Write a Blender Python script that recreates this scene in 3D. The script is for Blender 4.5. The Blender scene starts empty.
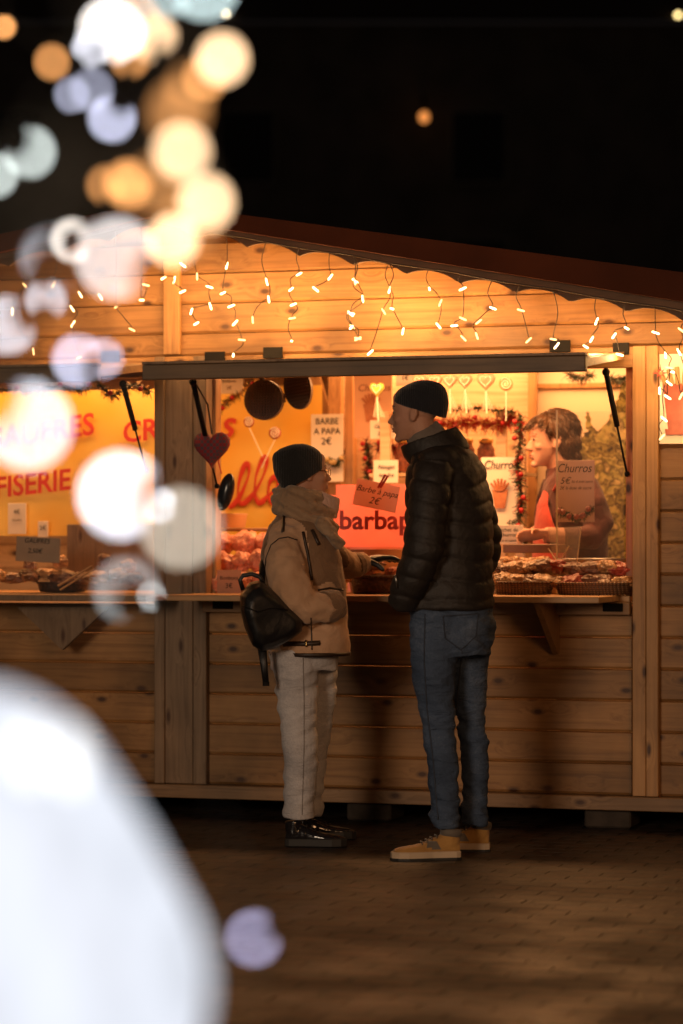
import bpy, bmesh, math, random
from mathutils import Vector, Matrix, noise
from math import radians, sin, cos, pi, sqrt, atan2
random.seed(7)
scn = bpy.context.scene
COL = scn.collection
F = 2650.0; CX = 341.5; HY = 550.0; EYE = 1.18
TH = radians(17)
XA = Vector((cos(TH), -sin(TH), 0)); YA = Vector((sin(TH), cos(TH), 0))
O = Vector((-.7186, 11.797, 0))
S = Matrix.Translation(O) @ Matrix.Rotation(-TH, 4, 'Z')
I4 = Matrix.Identity(4)
CAM = Vector((0, 0, EYE))

def wp(px, py, Y):
    return Vector(((px-CX)/F*Y, Y, EYE+(HY-py)/F*Y))
def lp(px, py, d):
    r = Vector(((px-CX)/F, 1, (HY-py)/F))
    t = (d-(CAM-O).dot(YA))/r.dot(YA)
    return S.inverted() @ (CAM+t*r)
def lx(px, d): return lp(px, HY, d).x
def lz(px, py, d): return lp(px, py, d).z

# ------------------------------------------------------------------ materials
MATS = {}
def nodes(name):
    m = bpy.data.materials.new(name); m.use_nodes = True
    nt = m.node_tree; b = nt.nodes['Principled BSDF']
    return m, nt, b
def N(nt, t, **k):
    n = nt.nodes.new(t)
    for a, v in k.items(): setattr(n, a, v)
    return n
def coords(nt, scale=(1,1,1), rot=(0,0,0), kind='Object'):
    tc = N(nt, 'ShaderNodeTexCoord'); mp = N(nt, 'ShaderNodeMapping')
    nt.links.new(tc.outputs[kind], mp.inputs[0]); mp.inputs['Scale'].default_value = scale
    mp.inputs['Rotation'].default_value = rot
    return mp
def ramp(nt, stops):
    r = N(nt, 'ShaderNodeValToRGB'); e = r.color_ramp.elements
    while len(e) < len(stops): e.new(.5)
    for i, (p, c) in enumerate(stops):
        e[i].position = p; e[i].color = (*c, 1) if len(c) == 3 else c
    return r
def mat(name, c, rough=.6, c2=None, scale=8, bump=0, bscale=60, metal=0, spec=.5, alpha=1, trans=0, emit=None, es=0, sub=0, stretch=(1,1,1), detail=4):
    if name in MATS: return MATS[name]
    m, nt, b = nodes(name); L = nt.links
    b.inputs['Roughness'].default_value = rough; b.inputs['Metallic'].default_value = metal
    b.inputs['Specular IOR Level'].default_value = spec
    if c2 is None: c2 = tuple(x*.8 for x in c)
    mp = coords(nt, stretch); n = N(nt, 'ShaderNodeTexNoise'); n.inputs['Scale'].default_value = scale; n.inputs['Detail'].default_value = detail
    L.new(mp.outputs[0], n.inputs['Vector'])
    r = ramp(nt, [(.35, c2), (.65, c)]); L.new(n.outputs['Fac'], r.inputs[0]); L.new(r.outputs[0], b.inputs['Base Color'])
    if bump:
        n2 = N(nt, 'ShaderNodeTexNoise'); n2.inputs['Scale'].default_value = bscale; n2.inputs['Detail'].default_value = 5
        L.new(mp.outputs[0], n2.inputs['Vector'])
        bp = N(nt, 'ShaderNodeBump'); bp.inputs['Strength'].default_value = bump; bp.inputs['Distance'].default_value = .01
        L.new(n2.outputs['Fac'], bp.inputs['Height']); L.new(bp.outputs[0], b.inputs['Normal'])
    if alpha < 1: b.inputs['Alpha'].default_value = alpha
    if trans: b.inputs['Transmission Weight'].default_value = trans
    if emit: b.inputs['Emission Color'].default_value = (*emit, 1); b.inputs['Emission Strength'].default_value = es
    MATS[name] = m; return m
def glow(name, c, s):
    if name in MATS: return MATS[name]
    m, nt, b = nodes(name)
    b.inputs['Base Color'].default_value = (.03,.03,.03,1); b.inputs['Specular IOR Level'].default_value = .1; b.inputs['Emission Color'].default_value = (*c,1); b.inputs['Emission Strength'].default_value = s
    MATS[name] = m; return m
def wood(name, c1=(.60,.36,.16), c2=(.40,.21,.085), knot=(.075,.03,.013), vertical=False, rough=.55, kd=(3.6, 6.5), dirt=.35):
    if name in MATS: return MATS[name]
    m, nt, b = nodes(name); L = nt.links
    b.inputs['Roughness'].default_value = rough
    mp = coords(nt, rot=(0, radians(90), 0) if vertical else (0,0,0))
    geo = N(nt, 'ShaderNodeNewGeometry'); mul = N(nt, 'ShaderNodeVectorMath', operation='SCALE')
    cmb = N(nt, 'ShaderNodeCombineXYZ'); ma = N(nt, 'ShaderNodeMath', operation='MULTIPLY'); ma.inputs[1].default_value = 31.7
    L.new(geo.outputs['Random Per Island'], ma.inputs[0])
    for i in range(3): L.new(ma.outputs[0], cmb.inputs[i])
    ad = N(nt, 'ShaderNodeVectorMath', operation='ADD'); L.new(mp.outputs[0], ad.inputs[0]); L.new(cmb.outputs[0], ad.inputs[1])
    # knots
    m2 = N(nt, 'ShaderNodeVectorMath', operation='MULTIPLY'); m2.inputs[1].default_value = (kd[0], .001, kd[1]); L.new(ad.outputs[0], m2.inputs[0])
    vo = N(nt, 'ShaderNodeTexVoronoi', voronoi_dimensions='2D'); vo.inputs['Scale'].default_value = 1; sx = N(nt, 'ShaderNodeSeparateXYZ'); cx2 = N(nt, 'ShaderNodeCombineXYZ'); L.new(m2.outputs[0], sx.inputs[0]); L.new(sx.outputs[0], cx2.inputs[0]); L.new(sx.outputs[2], cx2.inputs[1]); L.new(cx2.outputs[0], vo.inputs['Vector'])
    kr = ramp(nt, [(.045, (1,1,1)), (.075, (.55,.55,.55)), (.13, (0,0,0))]); L.new(vo.outputs['Distance'], kr.inputs[0])
    sep = N(nt, 'ShaderNodeSeparateColor'); L.new(vo.outputs['Color'], sep.inputs[0])
    gt = N(nt, 'ShaderNodeMath', operation='GREATER_THAN'); gt.inputs[1].default_value = .35; L.new(sep.outputs[0], gt.inputs[0])
    kf = N(nt, 'ShaderNodeMath', operation='MULTIPLY'); L.new(kr.outputs[0], kf.inputs[0]); L.new(gt.outputs[0], kf.inputs[1])
    # grain, bent round the knots
    m3 = N(nt, 'ShaderNodeVectorMath', operation='MULTIPLY'); m3.inputs[1].default_value = (1.3, 14, 34); L.new(ad.outputs[0], m3.inputs[0])
    ke = ramp(nt, [(.0, (1,1,1)), (.32, (0,0,0))]); L.new(vo.outputs['Distance'], ke.inputs[0])
    a3 = N(nt, 'ShaderNodeVectorMath', operation='ADD'); L.new(m3.outputs[0], a3.inputs[0]); L.new(ke.outputs[0], a3.inputs[1])
    n = N(nt, 'ShaderNodeTexNoise'); n.inputs['Scale'].default_value = 1.6; n.inputs['Detail'].default_value = 7; n.inputs['Distortion'].default_value = .7
    L.new(a3.outputs[0], n.inputs['Vector'])
    r = ramp(nt, [(.30, c2), (.48, tuple((a+b_)/2*1.06 for a, b_ in zip(c1, c2))), (.68, c1)]); L.new(n.outputs['Fac'], r.inputs[0])
    # island brightness
    hs = N(nt, 'ShaderNodeMapRange'); hs.inputs['To Min'].default_value = .66; hs.inputs['To Max'].default_value = 1.2
    L.new(geo.outputs['Random Per Island'], hs.inputs['Value'])
    mc = N(nt, 'ShaderNodeVectorMath', operation='SCALE'); L.new(r.outputs[0], mc.inputs[0]); L.new(hs.outputs[0], mc.inputs['Scale'])
    # weather stains
    ns = N(nt, 'ShaderNodeTexNoise'); ns.inputs['Scale'].default_value = 2.3; ns.inputs['Detail'].default_value = 6; L.new(mp.outputs[0], ns.inputs['Vector'])
    rs = ramp(nt, [(.38, (1-dirt,)*3), (.6, (1,1,1))]); L.new(ns.outputs['Fac'], rs.inputs[0])
    ml = N(nt, 'ShaderNodeMix', data_type='RGBA', blend_type='MULTIPLY'); ml.inputs[0].default_value = 1
    L.new(mc.outputs[0], ml.inputs[6]); L.new(rs.outputs[0], ml.inputs[7])
    mk = N(nt, 'ShaderNodeMix', data_type='RGBA'); L.new(kf.outputs[0], mk.inputs[0]); L.new(ml.outputs[2], mk.inputs[6]); mk.inputs[7].default_value = (*knot, 1)
    L.new(mk.outputs[2], b.inputs['Base Color'])
    bp = N(nt, 'ShaderNodeBump'); bp.inputs['Strength'].default_value = .35; bp.inputs['Distance'].default_value = .003
    L.new(n.outputs['Fac'], bp.inputs['Height']); L.new(bp.outputs[0], b.inputs['Normal'])
    MATS[name] = m; return m

PINE = wood('pine_boards', (.43,.225,.080), (.27,.130,.044), dirt=.48); PINEV = wood('pine_upright', (.50,.27,.105), (.33,.165,.06), vertical=True, kd=(3.2, 9))
PINEG = wood('greyed_pine', (.30,.195,.115), (.18,.11,.06), vertical=True, kd=(3,9))
PINEL = wood('pale_pine', (.70,.49,.30), (.52,.33,.18), kd=(2,5), dirt=.15)
PINEB = wood('sill_pine', (.34,.2,.10), (.2,.11,.05))
BARK = wood('dark_bar_wood', (.20,.125,.065), (.12,.075,.04), kd=(1,3))
BROWN = mat('brown_roof_paint', (.10,.026,.010), .8, (.07,.019,.008), 3, .1, 40, spec=.15)
VALB = mat('brown_valance', (.16,.085,.045), .7, (.10,.055,.03), 6, .2, 50)
BLACK = mat('black_metal', (.008,.007,.007), .7, spec=.2)
CREAMX = mat('cream_cloth', (.80,.62,.36), .8, (.74,.55,.30), 3)
WHITE = mat('white_card', (.82,.74,.62), .7, (.78,.69,.56), 5)
REDP = mat('red_print', (.62,.045,.03), .6)
INK = mat('black_ink', (.025,.02,.018), .7)

# ------------------------------------------------------------------ mesh builder
class B:
    def __init__(s): s.v = []; s.f = []; s.mi = []; s.cur = 0
    def add(s, vs, fs, mi=None):
        n = len(s.v); s.v += [Vector(v) for v in vs]
        for f in fs: s.f.append([i+n for i in f]); s.mi.append(s.cur if mi is None else mi)
        return s
    def box(s, x0, x1, y0, y1, z0, z1, M=None):
        vs = [Vector((x, y, z)) for x in (x0,x1) for y in (y0,y1) for z in (z0,z1)]
        if M: vs = [M @ v for v in vs]
        return s.add(vs, [(0,1,3,2),(4,6,7,5),(0,4,5,1),(2,3,7,6),(0,2,6,4),(1,5,7,3)])
    def prism(s, pts, off):                     # planar polygon (3d points) extruded by a vector
        n = len(pts); a = [Vector(p) for p in pts]; o = Vector(off)
        return s.add(a+[p+o for p in a], [tuple(range(n)), tuple(range(2*n-1, n-1, -1))]+[(i, i+n, (i+1)%n+n, (i+1)%n) for i in range(n)])
    def rings(s, R, cap=True, closed=False):
        k = len(R[0]); vs = [p for r in R for p in r]; fs = []
        m = len(R)
        for i in range(m if closed else m-1):
            j = (i+1)%m
            for q in range(k): fs.append((i*k+q, i*k+(q+1)%k, j*k+(q+1)%k, j*k+q))
        if cap and not closed: fs += [tuple(range(k-1,-1,-1)), tuple((m-1)*k+q for q in range(k))]
        return s.add(vs, fs)
    def tube(s, P, R, seg=10, flat=1.0, up=None, closed=False, cap=True):
        P = [Vector(p) for p in P]; n = len(P)
        if not hasattr(R, '__len__'): R = [R]*n
        out = []; side = None
        for i in range(n):
            if closed: t = P[(i+1)%n]-P[i-1]
            else: t = P[min(i+1,n-1)]-P[max(i-1,0)]
            t.normalize()
            if side is None:
                u = Vector(up) if up else (Vector((0,0,1)) if abs(t.z) < .9 else Vector((0,1,0)))
                side = t.cross(u).normalized()
            else: side = (side-t*side.dot(t)).normalized()
            w = t.cross(side)
            out.append([P[i]+(side*cos(2*pi*q/seg)+w*sin(2*pi*q/seg)*flat)*R[i] for q in range(seg)])
        return s.rings(out, cap, closed)
    def ell(s, c, r, M=None, seg=16, rg=10):
        vs = []; fs = []; c = Vector(c)
        if not hasattr(r, '__len__'): r = (r,)*3
        for i in range(rg+1):
            a = pi*i/rg
            for q in range(seg):
                b_ = 2*pi*q/seg; p = Vector((r[0]*sin(a)*cos(b_), r[1]*sin(a)*sin(b_), r[2]*cos(a)))
                if M: p = M @ p
                vs.append(c+p)
        for i in range(rg):
            for q in range(seg): fs.append((i*seg+q, (i+1)*seg+q, (i+1)*seg+(q+1)%seg, i*seg+(q+1)%seg))
        return s.add(vs, fs)
    def stack(s, L, seg=28, pw=2.0):            # horizontal elliptic rings: (x, y, z, rx, ry[, yaw])
        R = []
        for l in L:
            x, y, z, rx, ry = l[:5]; a = l[5] if len(l) > 5 else 0
            r = []
            for q in range(seg):
                t = 2*pi*q/seg; cc, ss = cos(t), sin(t)
                u = rx*abs(cc)**(2/pw)*(1 if cc >= 0 else -1); w = ry*abs(ss)**(2/pw)*(1 if ss >= 0 else -1)
                r.append(Vector((x+u*cos(a)-w*sin(a), y+u*sin(a)+w*cos(a), z)))
            R.append(r)
        return s.rings(R)
    def lathe(s, c, prof, seg=24, M=None):
        c = Vector(c); R = []
        for (r, z) in prof:
            ring = [Vector((r*cos(2*pi*q/seg), r*sin(2*pi*q/seg), z)) for q in range(seg)]
            R.append([c+((M @ p) if M else p) for p in ring])
        return s.rings(R)
    def mapv(s, fn): s.v = [fn(v) for v in s.v]; return s
    def join(s, o, mi=None): return s.add(o.v, o.f, mi)
    def mesh(s, name='m'):
        me = bpy.data.meshes.new(name); me.from_pydata(s.v, [], s.f); me.validate(); me.update(); return me
    def remesh(s, voxel, smooth=3):
        me = s.mesh(); ob = bpy.data.objects.new('t', me); COL.objects.link(ob)
        bm = bmesh.new(); bm.from_mesh(me); bmesh.ops.recalc_face_normals(bm, faces=bm.faces); bm.to_mesh(me); bm.free()
        m = ob.modifiers.new('r', 'REMESH'); m.mode = 'VOXEL'; m.voxel_size = voxel
        if smooth: k = ob.modifiers.new('s', 'SMOOTH'); k.iterations = smooth; k.factor = .5
        dg = bpy.context.evaluated_depsgraph_get(); ev = ob.evaluated_get(dg)
        m2 = bpy.data.meshes.new_from_object(ev)
        r = B(); r.v = [v.co.copy() for v in m2.vertices]; r.f = [list(p.vertices) for p in m2.polygons]; r.mi = [0]*len(r.f)
        r.nm = [v.normal.copy() for v in m2.vertices]
        bpy.data.objects.remove(ob); bpy.data.meshes.remove(me); bpy.data.meshes.remove(m2)
        return r
    def displace(s, fn):
        s.v = [v+n*fn(v) for v, n in zip(s.v, s.nm)]; return s

PM = {}
def obj(name, b, m, parent=None, M=I4, smooth=False, bevel=0, origin=None):
    me = bpy.data.meshes.new(name)
    Wp = PM[parent.name] if parent else (origin if origin is not None else I4)
    T = Wp.inverted() @ M
    me.from_pydata([T @ v for v in b.v], [], b.f)
    ms = m if isinstance(m, (list, tuple)) else [m]
    for q in ms: me.materials.append(q)
    for p, i in zip(me.polygons, b.mi): p.material_index = min(i, len(ms)-1)
    bm = bmesh.new(); bm.from_mesh(me); bmesh.ops.recalc_face_normals(bm, faces=bm.faces); bm.to_mesh(me); bm.free()
    if smooth:
        for p in me.polygons: p.use_smooth = True
    me.update()
    o = bpy.data.objects.new(name, me); COL.objects.link(o)
    if parent: o.parent = parent
    elif origin is not None: o.matrix_world = origin
    PM[o.name] = Wp
    if bevel:
        k = o.modifiers.new('bevel', 'BEVEL'); k.width = bevel; k.segments = 1; k.limit_method = 'ANGLE'; k.angle_limit = radians(50)
    return o
def tag(o, label=None, cat=None, group=None, kind=None):
    if label: o['label'] = label
    if cat: o['category'] = cat
    if group: o['group'] = group
    if kind: o['kind'] = kind
    return o
def thing(name, label, cat, base=(0,0,0), M=I4, group=None):
    o = bpy.data.objects.new(name, None); COL.objects.link(o); o.empty_display_size = .1
    W = M @ Matrix.Translation(Vector(base)); o.matrix_world = W; PM[o.name] = W
    return tag(o, label, cat, group)
def dup(root, W, label=None, group=None, swap=None):
    r = root.copy(); COL.objects.link(r); r.matrix_world = W; PM[r.name] = W
    if label: r['label'] = label
    if group: r['group'] = group
    for ch in list(root.children):
        c = ch.copy(); COL.objects.link(c); c.parent = r
        for g in list(ch.children):
            d = g.copy(); COL.objects.link(d); d.parent = c
    return r
def text_b(body, size, shear=0, bold=0, extrude=.0006):
    cu = bpy.data.curves.new('t', 'FONT'); cu.body = body; cu.size = size; cu.shear = shear; cu.offset = bold
    cu.extrude = extrude; cu.align_x = 'CENTER'; cu.align_y = 'CENTER'; cu.resolution_u = 3
    ob = bpy.data.objects.new('t', cu); COL.objects.link(ob)
    dg = bpy.context.evaluated_depsgraph_get(); me = bpy.data.meshes.new_from_object(ob.evaluated_get(dg))
    r = B(); r.v = [v.co.copy() for v in me.vertices]; r.f = [list(p.vertices) for p in me.polygons]; r.mi = [0]*len(r.f)
    bpy.data.objects.remove(ob); bpy.data.curves.remove(cu); bpy.data.meshes.remove(me)
    return r
FACE = Matrix.Rotation(radians(90), 4, 'X')           # lettering stands up and faces out of the stall
def lettering(body, px, py, d, hpx, m, parent, shear=0, bold=0, rot=0, sx=1, name='lettering'):
    c = lp(px, py, d); size = hpx/230*1.4
    b = text_b(body, size, shear, bold)
    T = Matrix.Translation(c) @ FACE @ Matrix.Rotation(rot, 4, 'Z') @ Matrix.Diagonal((sx,1,1,1))
    return obj(name, b.mapv(lambda v: T @ v), m, parent, S)
def rect(px0, py0, px1, py1, d, th=.006, rot=0):
    a = lp(px0, py1, d); c = lp(px1, py0, d); cx, cz = (a.x+c.x)/2, (a.z+c.z)/2; w, h = (c.x-a.x)/2, (c.z-a.z)/2
    b = B(); b.box(-w, w, 0, th, -h, h)
    T = Matrix.Translation((cx, d, cz)) @ Matrix.Rotation(-rot, 4, 'Y')
    b.mapv(lambda v: T @ v); return b, Vector((cx, d, cz)), w, h
def sign(name, label, cat, r, d, m, texts, rot=0, group=None, th=.006, part='card'):
    b, c, w, h = rect(*r, d, th, rot)
    t = thing(name, label, cat, (c.x, d, c.z-h), S, group)
    obj(part, b, m, t, S, bevel=.001)
    for (body, px, py, hp, ink, *k) in texts:
        kw = k[0] if k else {}
        kw.setdefault('rot', rot)
        lettering(body, px, py, d-.004, hp, ink, t, **kw)
    return t

# ------------------------------------------------------------------ camera
cd = bpy.data.cameras.new('camera'); cam = bpy.data.objects.new('camera', cd); COL.objects.link(cam)
cam.location = CAM; cam.rotation_euler = (radians(90), 0, 0)
cd.sensor_width = 36; cd.lens = F/1024*36; cd.shift_y = 38/1024; cd.clip_end = 2000; cd.clip_start = .05
cd.dof.use_dof = True; cd.dof.focus_distance = 10.5; cd.dof.aperture_fstop = cd.lens/1000/.0517
scn.camera = cam
scn.view_settings.view_transform = 'Standard'; scn.view_settings.look = 'None'; scn.view_settings.gamma = 1; scn.view_settings.exposure = .22
scn.cycles.use_denoising = True
scn.cycles.max_bounces = 8; scn.cycles.sample_clamp_indirect = 4; scn.cycles.sample_clamp_direct = 0

# ------------------------------------------------------------------ world (night sky)
w = bpy.data.worlds.new('World'); scn.world = w; w.use_nodes = True
nt = w.node_tree; bg = nt.nodes['Background']
bg.inputs[0].default_value = (.0062, .0050, .0048, 1); bg.inputs[1].default_value = 1.0

def point(name, loc, c, e, r=.03, kind='POINT', **k):
    ld = bpy.data.lights.new(name, kind); ld.color = c; ld.energy = e
    if kind in ('POINT', 'SPOT'): ld.shadow_soft_size = r
    for a, v in k.items(): setattr(ld, a, v)
    o = bpy.data.objects.new(name, ld); COL.objects.link(o); o.location = loc; return o

# ------------------------------------------------------------------ ground
m, nt, b = nodes('brick_paving'); L = nt.links
mp = coords(nt, (1,1,1), (0,0,TH)); br = N(nt, 'ShaderNodeTexBrick')
br.inputs['Scale'].default_value = 1; br.inputs['Brick Width'].default_value = .20; br.inputs['Row Height'].default_value = .115
br.inputs['Mortar Size'].default_value = .016; br.inputs['Mortar Smooth'].default_value = .3
br.inputs['Color1'].default_value = (.056,.024,.010,1); br.inputs['Color2'].default_value = (.017,.008,.004,1); br.inputs['Mortar'].default_value = (.006,.004,.003,1)
L.new(mp.outputs[0], br.inputs['Vector'])
n1 = N(nt, 'ShaderNodeTexNoise'); n1.inputs['Scale'].default_value = 2.5; n1.inputs['Detail'].default_value = 6; L.new(mp.outputs[0], n1.inputs['Vector'])
r1 = ramp(nt, [(.35, (.45,.45,.45)), (.65, (1.2,1.2,1.2))]); L.new(n1.outputs['Fac'], r1.inputs[0])
ml = N(nt, 'ShaderNodeMix', data_type='RGBA', blend_type='MULTIPLY'); ml.inputs[0].default_value = 1; L.new(br.outputs[0], ml.inputs[6]); L.new(r1.outputs[0], ml.inputs[7])
L.new(ml.outputs[2], b.inputs['Base Color'])
r2 = ramp(nt, [(.35, (.36,.36,.36)), (.62, (.62,.62,.62))]); L.new(n1.outputs['Fac'], r2.inputs[0]); L.new(r2.outputs[0], b.inputs['Roughness'])
n3 = N(nt, 'ShaderNodeTexNoise'); n3.inputs['Scale'].default_value = 40; n3.inputs['Detail'].default_value = 4; L.new(mp.outputs[0], n3.inputs['Vector'])
am = N(nt, 'ShaderNodeMath', operation='MULTIPLY_ADD'); am.inputs[1].default_value = .35; L.new(n3.outputs['Fac'], am.inputs[0])
iv = N(nt, 'ShaderNodeMath', operation='SUBTRACT'); iv.inputs[0].default_value = 1; L.new(br.outputs['Fac'], iv.inputs[1]); L.new(iv.outputs[0], am.inputs[2])
bp = N(nt, 'ShaderNodeBump'); bp.inputs['Strength'].default_value = 1; bp.inputs['Distance'].default_value = .014
L.new(am.outputs[0], bp.inputs['Height']); L.new(bp.outputs[0], b.inputs['Normal'])
PAVE = m
g = B(); g.add([(-300,-50,0),(300,-50,0),(300,500,0),(-300,500,0)], [(0,1,2,3)])
tag(obj('ground', g, PAVE), kind='structure')

# ------------------------------------------------------------------ stall
stall = thing('market_stall', 'gabled pine market chalet with two raised flaps and lit serving openings', 'market stall', (0,0,0), S)
XL, XR = -3.4, 3.6                      # facade ends
DEP = 2.6
pL = lx(207, 0); pR = lx(632, 0)        # right opening jambs
pL2 = lx(155, 0); pR2 = lx(659, 0)
qL = pL2-(pR-pL)
zTop = lz(400, 352, 0)
rj = lx(600, 0)
jz = [lz(600, y, 0) for y in (794.8, 765.4, 734.7, 701.7, 669, 637.7, 606)]
bh = (jz[5]-jz[0])/5
def board_wall(x0, x1, za, zb, y=0, th=.04, z0=jz[0], step=bh, out=-1, cut=None):
    b = B(); k = int(math.floor((za-z0)/step+1e-6))
    while z0+k*step < zb-1e-4:
        lo = max(za, z0+k*step); hi = min(zb, z0+(k+1)*step); k += 1
        if hi-lo < .01: continue
        g = .005; pr = [(y+out*th*.0, lo), (y+out*(-th*.28), lo+.0015), (y+out*0, lo+.014), (y, hi-.010), (y+out*(-th*.28), hi-.0015), (y-out*th, hi-.0015), (y-out*th, lo+.0015)]
        pr = [(y-out*th*.20, lo+.0015), (y, lo+.012), (y, hi-.004), (y-out*th*.20, hi-.0005), (y-out*th, hi-.0015), (y-out*th, lo+.0015)]
        xa, xb = x0, x1
        if cut:
            s_ = []
            for yy, zz in pr:
                a, c = cut(zz); s_.append((max(x0, a), min(x1, c)))
            if min(c-a for a, c in s_) < .02: continue
            vs = [(s_[i][0], yy, zz) for i, (yy, zz) in enumerate(pr)]+[(s_[i][1], yy, zz) for i, (yy, zz) in enumerate(pr)]
        else:
            vs = [(xa, yy, zz) for yy, zz in pr]+[(xb, yy, zz) for yy, zz in pr]
        n = len(pr)
        b.add(vs, [tuple(range(n)), tuple(range(2*n-1, n-1, -1))]+[(i, i+n, (i+1)%n+n, (i+1)%n) for i in range(n)])
    return b
zC = lz(600, 597, 0)                    # counter height
# roof line
DF = -.36
ra = lp(683, 275, DF); rb = lp(240, 217, DF); slope = (rb.z-ra.z)/(ra.x-rb.x); apex = ra.z+slope*ra.x
def roofz(x): return apex-slope*abs(x)
def cutx(z):
    h = (apex-.06-z)/slope; return (-h, h)
def part(name, b, m, bevel=0, smooth=False, parent=stall): return obj(name, b, m, parent, S, smooth, bevel)
part('lower_wall', board_wall(pL+.002, pR-.002, jz[0], zC-.03), PINE)
part('lower_wall', board_wall(pR2, XR, jz[0], lz(670, 447, 0)), PINE)
part('lower_wall', board_wall(XL, pL2, jz[0], zC-.03), PINE)
part('gable_wall', board_wall(XL, XR, zTop+.002, apex, cut=cutx), PINE)
# trims
def bx(name, m, *a, bevel=.003): return part(name, B().box(*a), m, bevel)
bx('corner_post', PINEV, lx(633,-.03), lx(646.3,-.03), -.045, .03, jz[0]+.002, zTop)
bx('corner_post', PINEV, lx(646.8,-.03), lx(659,-.03), -.05, .03, jz[0]+.002, zTop)
bx('centre_post', PINEG, lx(155,-.04), lx(165,-.04), -.05, .04, jz[0]+.002, zTop)
bx('centre_post', PINEG, lx(165.4,-.03), lx(193,-.03), -.035, .04, jz[0]+.002, zTop)
bx('centre_post', PINEG, lx(193.4,-.04), lx(206.5,-.04), -.045, .04, jz[0]+.002, zTop)
bx('door_jamb', PINEV, lx(208,.05), lx(216,.05), .045, .12, zC, zTop)
bx('door_jamb', wood('reddish_pine', (.55,.22,.10), (.4,.14,.06), vertical=True), lx(626,.05), lx(633,.05), .045, .11, zC, zTop)
bx('gable_post', PINEV, lx(164,-.02), lx(180,-.02), -.03, .0, zTop+.01, roofz(0)-.2)
bx('header_board', PINE, pL2-2.3, XR, -.042, -.002, zTop-.09, zTop-.002)
bx('sill_beam', PINEB, XL-.02, XR+.02, -.055, .12, lz(600, 810, -.05), jz[0]-.001)
bx('floor_slab', PINEB, XL, XR, .125, DEP, lz(600, 808, 0), jz[0])
for px in (375, 612, 120): 
    x = lx(px, .1); bx('foundation_block', mat('concrete', (.06,.045,.035), .9, (.035,.027,.02), 12, .4), x-.1, x+.1, .0, .22, .001, lz(600, 810, -.05)-.001, bevel=.008)
bx('foundation_block', mat('concrete', (0,0,0)), lx(585,.9), lx(600,.9), .9, 1.1, .001, lz(600,810,-.05)-.001)
# side/back walls, ceiling
part('back_wall', board_wall(XL, XR, jz[0], apex, y=DEP, out=-1, cut=cutx), PINEL)
bx('side_wall', PINEL, XL, XL+.04, .05, DEP-.01, jz[0], roofz(XL)-.17)
bx('side_wall', PINEL, XR-.04, XR, .05, DEP-.01, jz[0], roofz(XR)-.17)
bx('partition_wall', PINEL, lx(180,.05)-.02, lx(180,.05)+.02, .05, .30, jz[0], zTop+.3)
# roof
for sgn in (1, -1):
    xe = (XR+.35)*sgn
    r = B(); r.prism([(0, DF, apex-.0), (xe, DF, roofz(xe)), (xe, DF, roofz(xe)-.05), (0, DF, apex-.05)], (0, DEP+.7, 0))
    part('roof', r, BROWN)
    fh = .055; fe = fh+.024*abs(xe)
    fb = B(); fb.prism([(0, DF-.035, apex+.008), (xe, DF-.035, roofz(xe)+.008), (xe, DF-.035, roofz(xe)-fe), (0, DF-.035, apex-fh)], (0, .033, 0))
    part('fascia_board', fb, BROWN)
    # scalloped valance
    vb = B(); top = []; bot = []; P = .235; n = 200
    for i in range(n+1):
        x = xe*i/n; ph = (abs(x)/P+.15) % 1
        zz = roofz(x)-(.078+.034*abs(x))-.032*abs(1-2*ph)**2.2
        top.append((x, DF+.01, roofz(x)-.03)); bot.append((x, DF+.01, zz))
    vs = top+bot+[(a, b_+.02, c) for a, b_, c in top+bot]; k = n+1; fs = []
    for i in range(n):
        fs += [(i, i+1, k+i+1, k+i), (2*k+i, 3*k+i, 3*k+i+1, 2*k+i+1), (k+i, k+i+1, 3*k+i+1, 3*k+i), (i, 2*k+i, 2*k+i+1, i+1)]
    vb.add(vs, fs); part('scalloped_valance', vb, VALB)
    sf = B(); sf.prism([(0, DF+.032, apex-.052), (xe, DF+.032, roofz(xe)-.052), (xe, DF+.032, roofz(xe)-.062), (0, DF+.032, apex-.062)], (0, DEP+.25, 0))
    part('soffit', sf, PINEB)
# counter and ledges
xl0 = lx(166, -.45); xr0 = lx(599, -.45)
LEDGE = wood('ledge_pine', (.55,.33,.15), (.38,.2,.09))
zf = lz(599, 597, -.45)
bx('serving_ledge', LEDGE, xl0, xr0, -.45, -.002, zf-.026, zf)
bx('inner_counter', LEDGE, pL+.02, pR-.01, .002, .62, zf-.03, zf-.002)
bx('counter_front', PINEB, pL, pR, -.0, -.058, zC-.075, zf-.03)
def bracket(px_in, wid=.04):
    x = lx(px_in, -.02); b = B()
    b.prism([(x, -.46+.06, zf-.028), (x, -.0, zf-.028), (x, -.0, zf-.25), (x, -.03, zf-.25)], (wid*.6, 0, 0)); part('ledge_bracket', b, PINEV)
bracket(553); bracket(300)
for px in (223, 613):
    bx('hinge_plate', BLACK, lx(px-10,-.06), lx(px+10,-.06), -.066, -.06, zC-.06, zC-.025, bevel=.001)
# left ledge
ql0 = lx(20, -.45)-1.9; qr0 = lx(146, -.45)-.0
bx('serving_ledge', PINEG, ql0, lx(146,-.45), -.45, -.002, zf-.03, zf-.004)
bx('inner_counter', LEDGE, XL+.05, pL2-.01, .002, .62, zf-.03, zf-.002)
b = B(); b.prism([lp(17,607,-.2), lp(108,607,-.2), lp(62,650,-.2)], (0, .03, 0)); part('ledge_bracket', b, PINEG)
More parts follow.
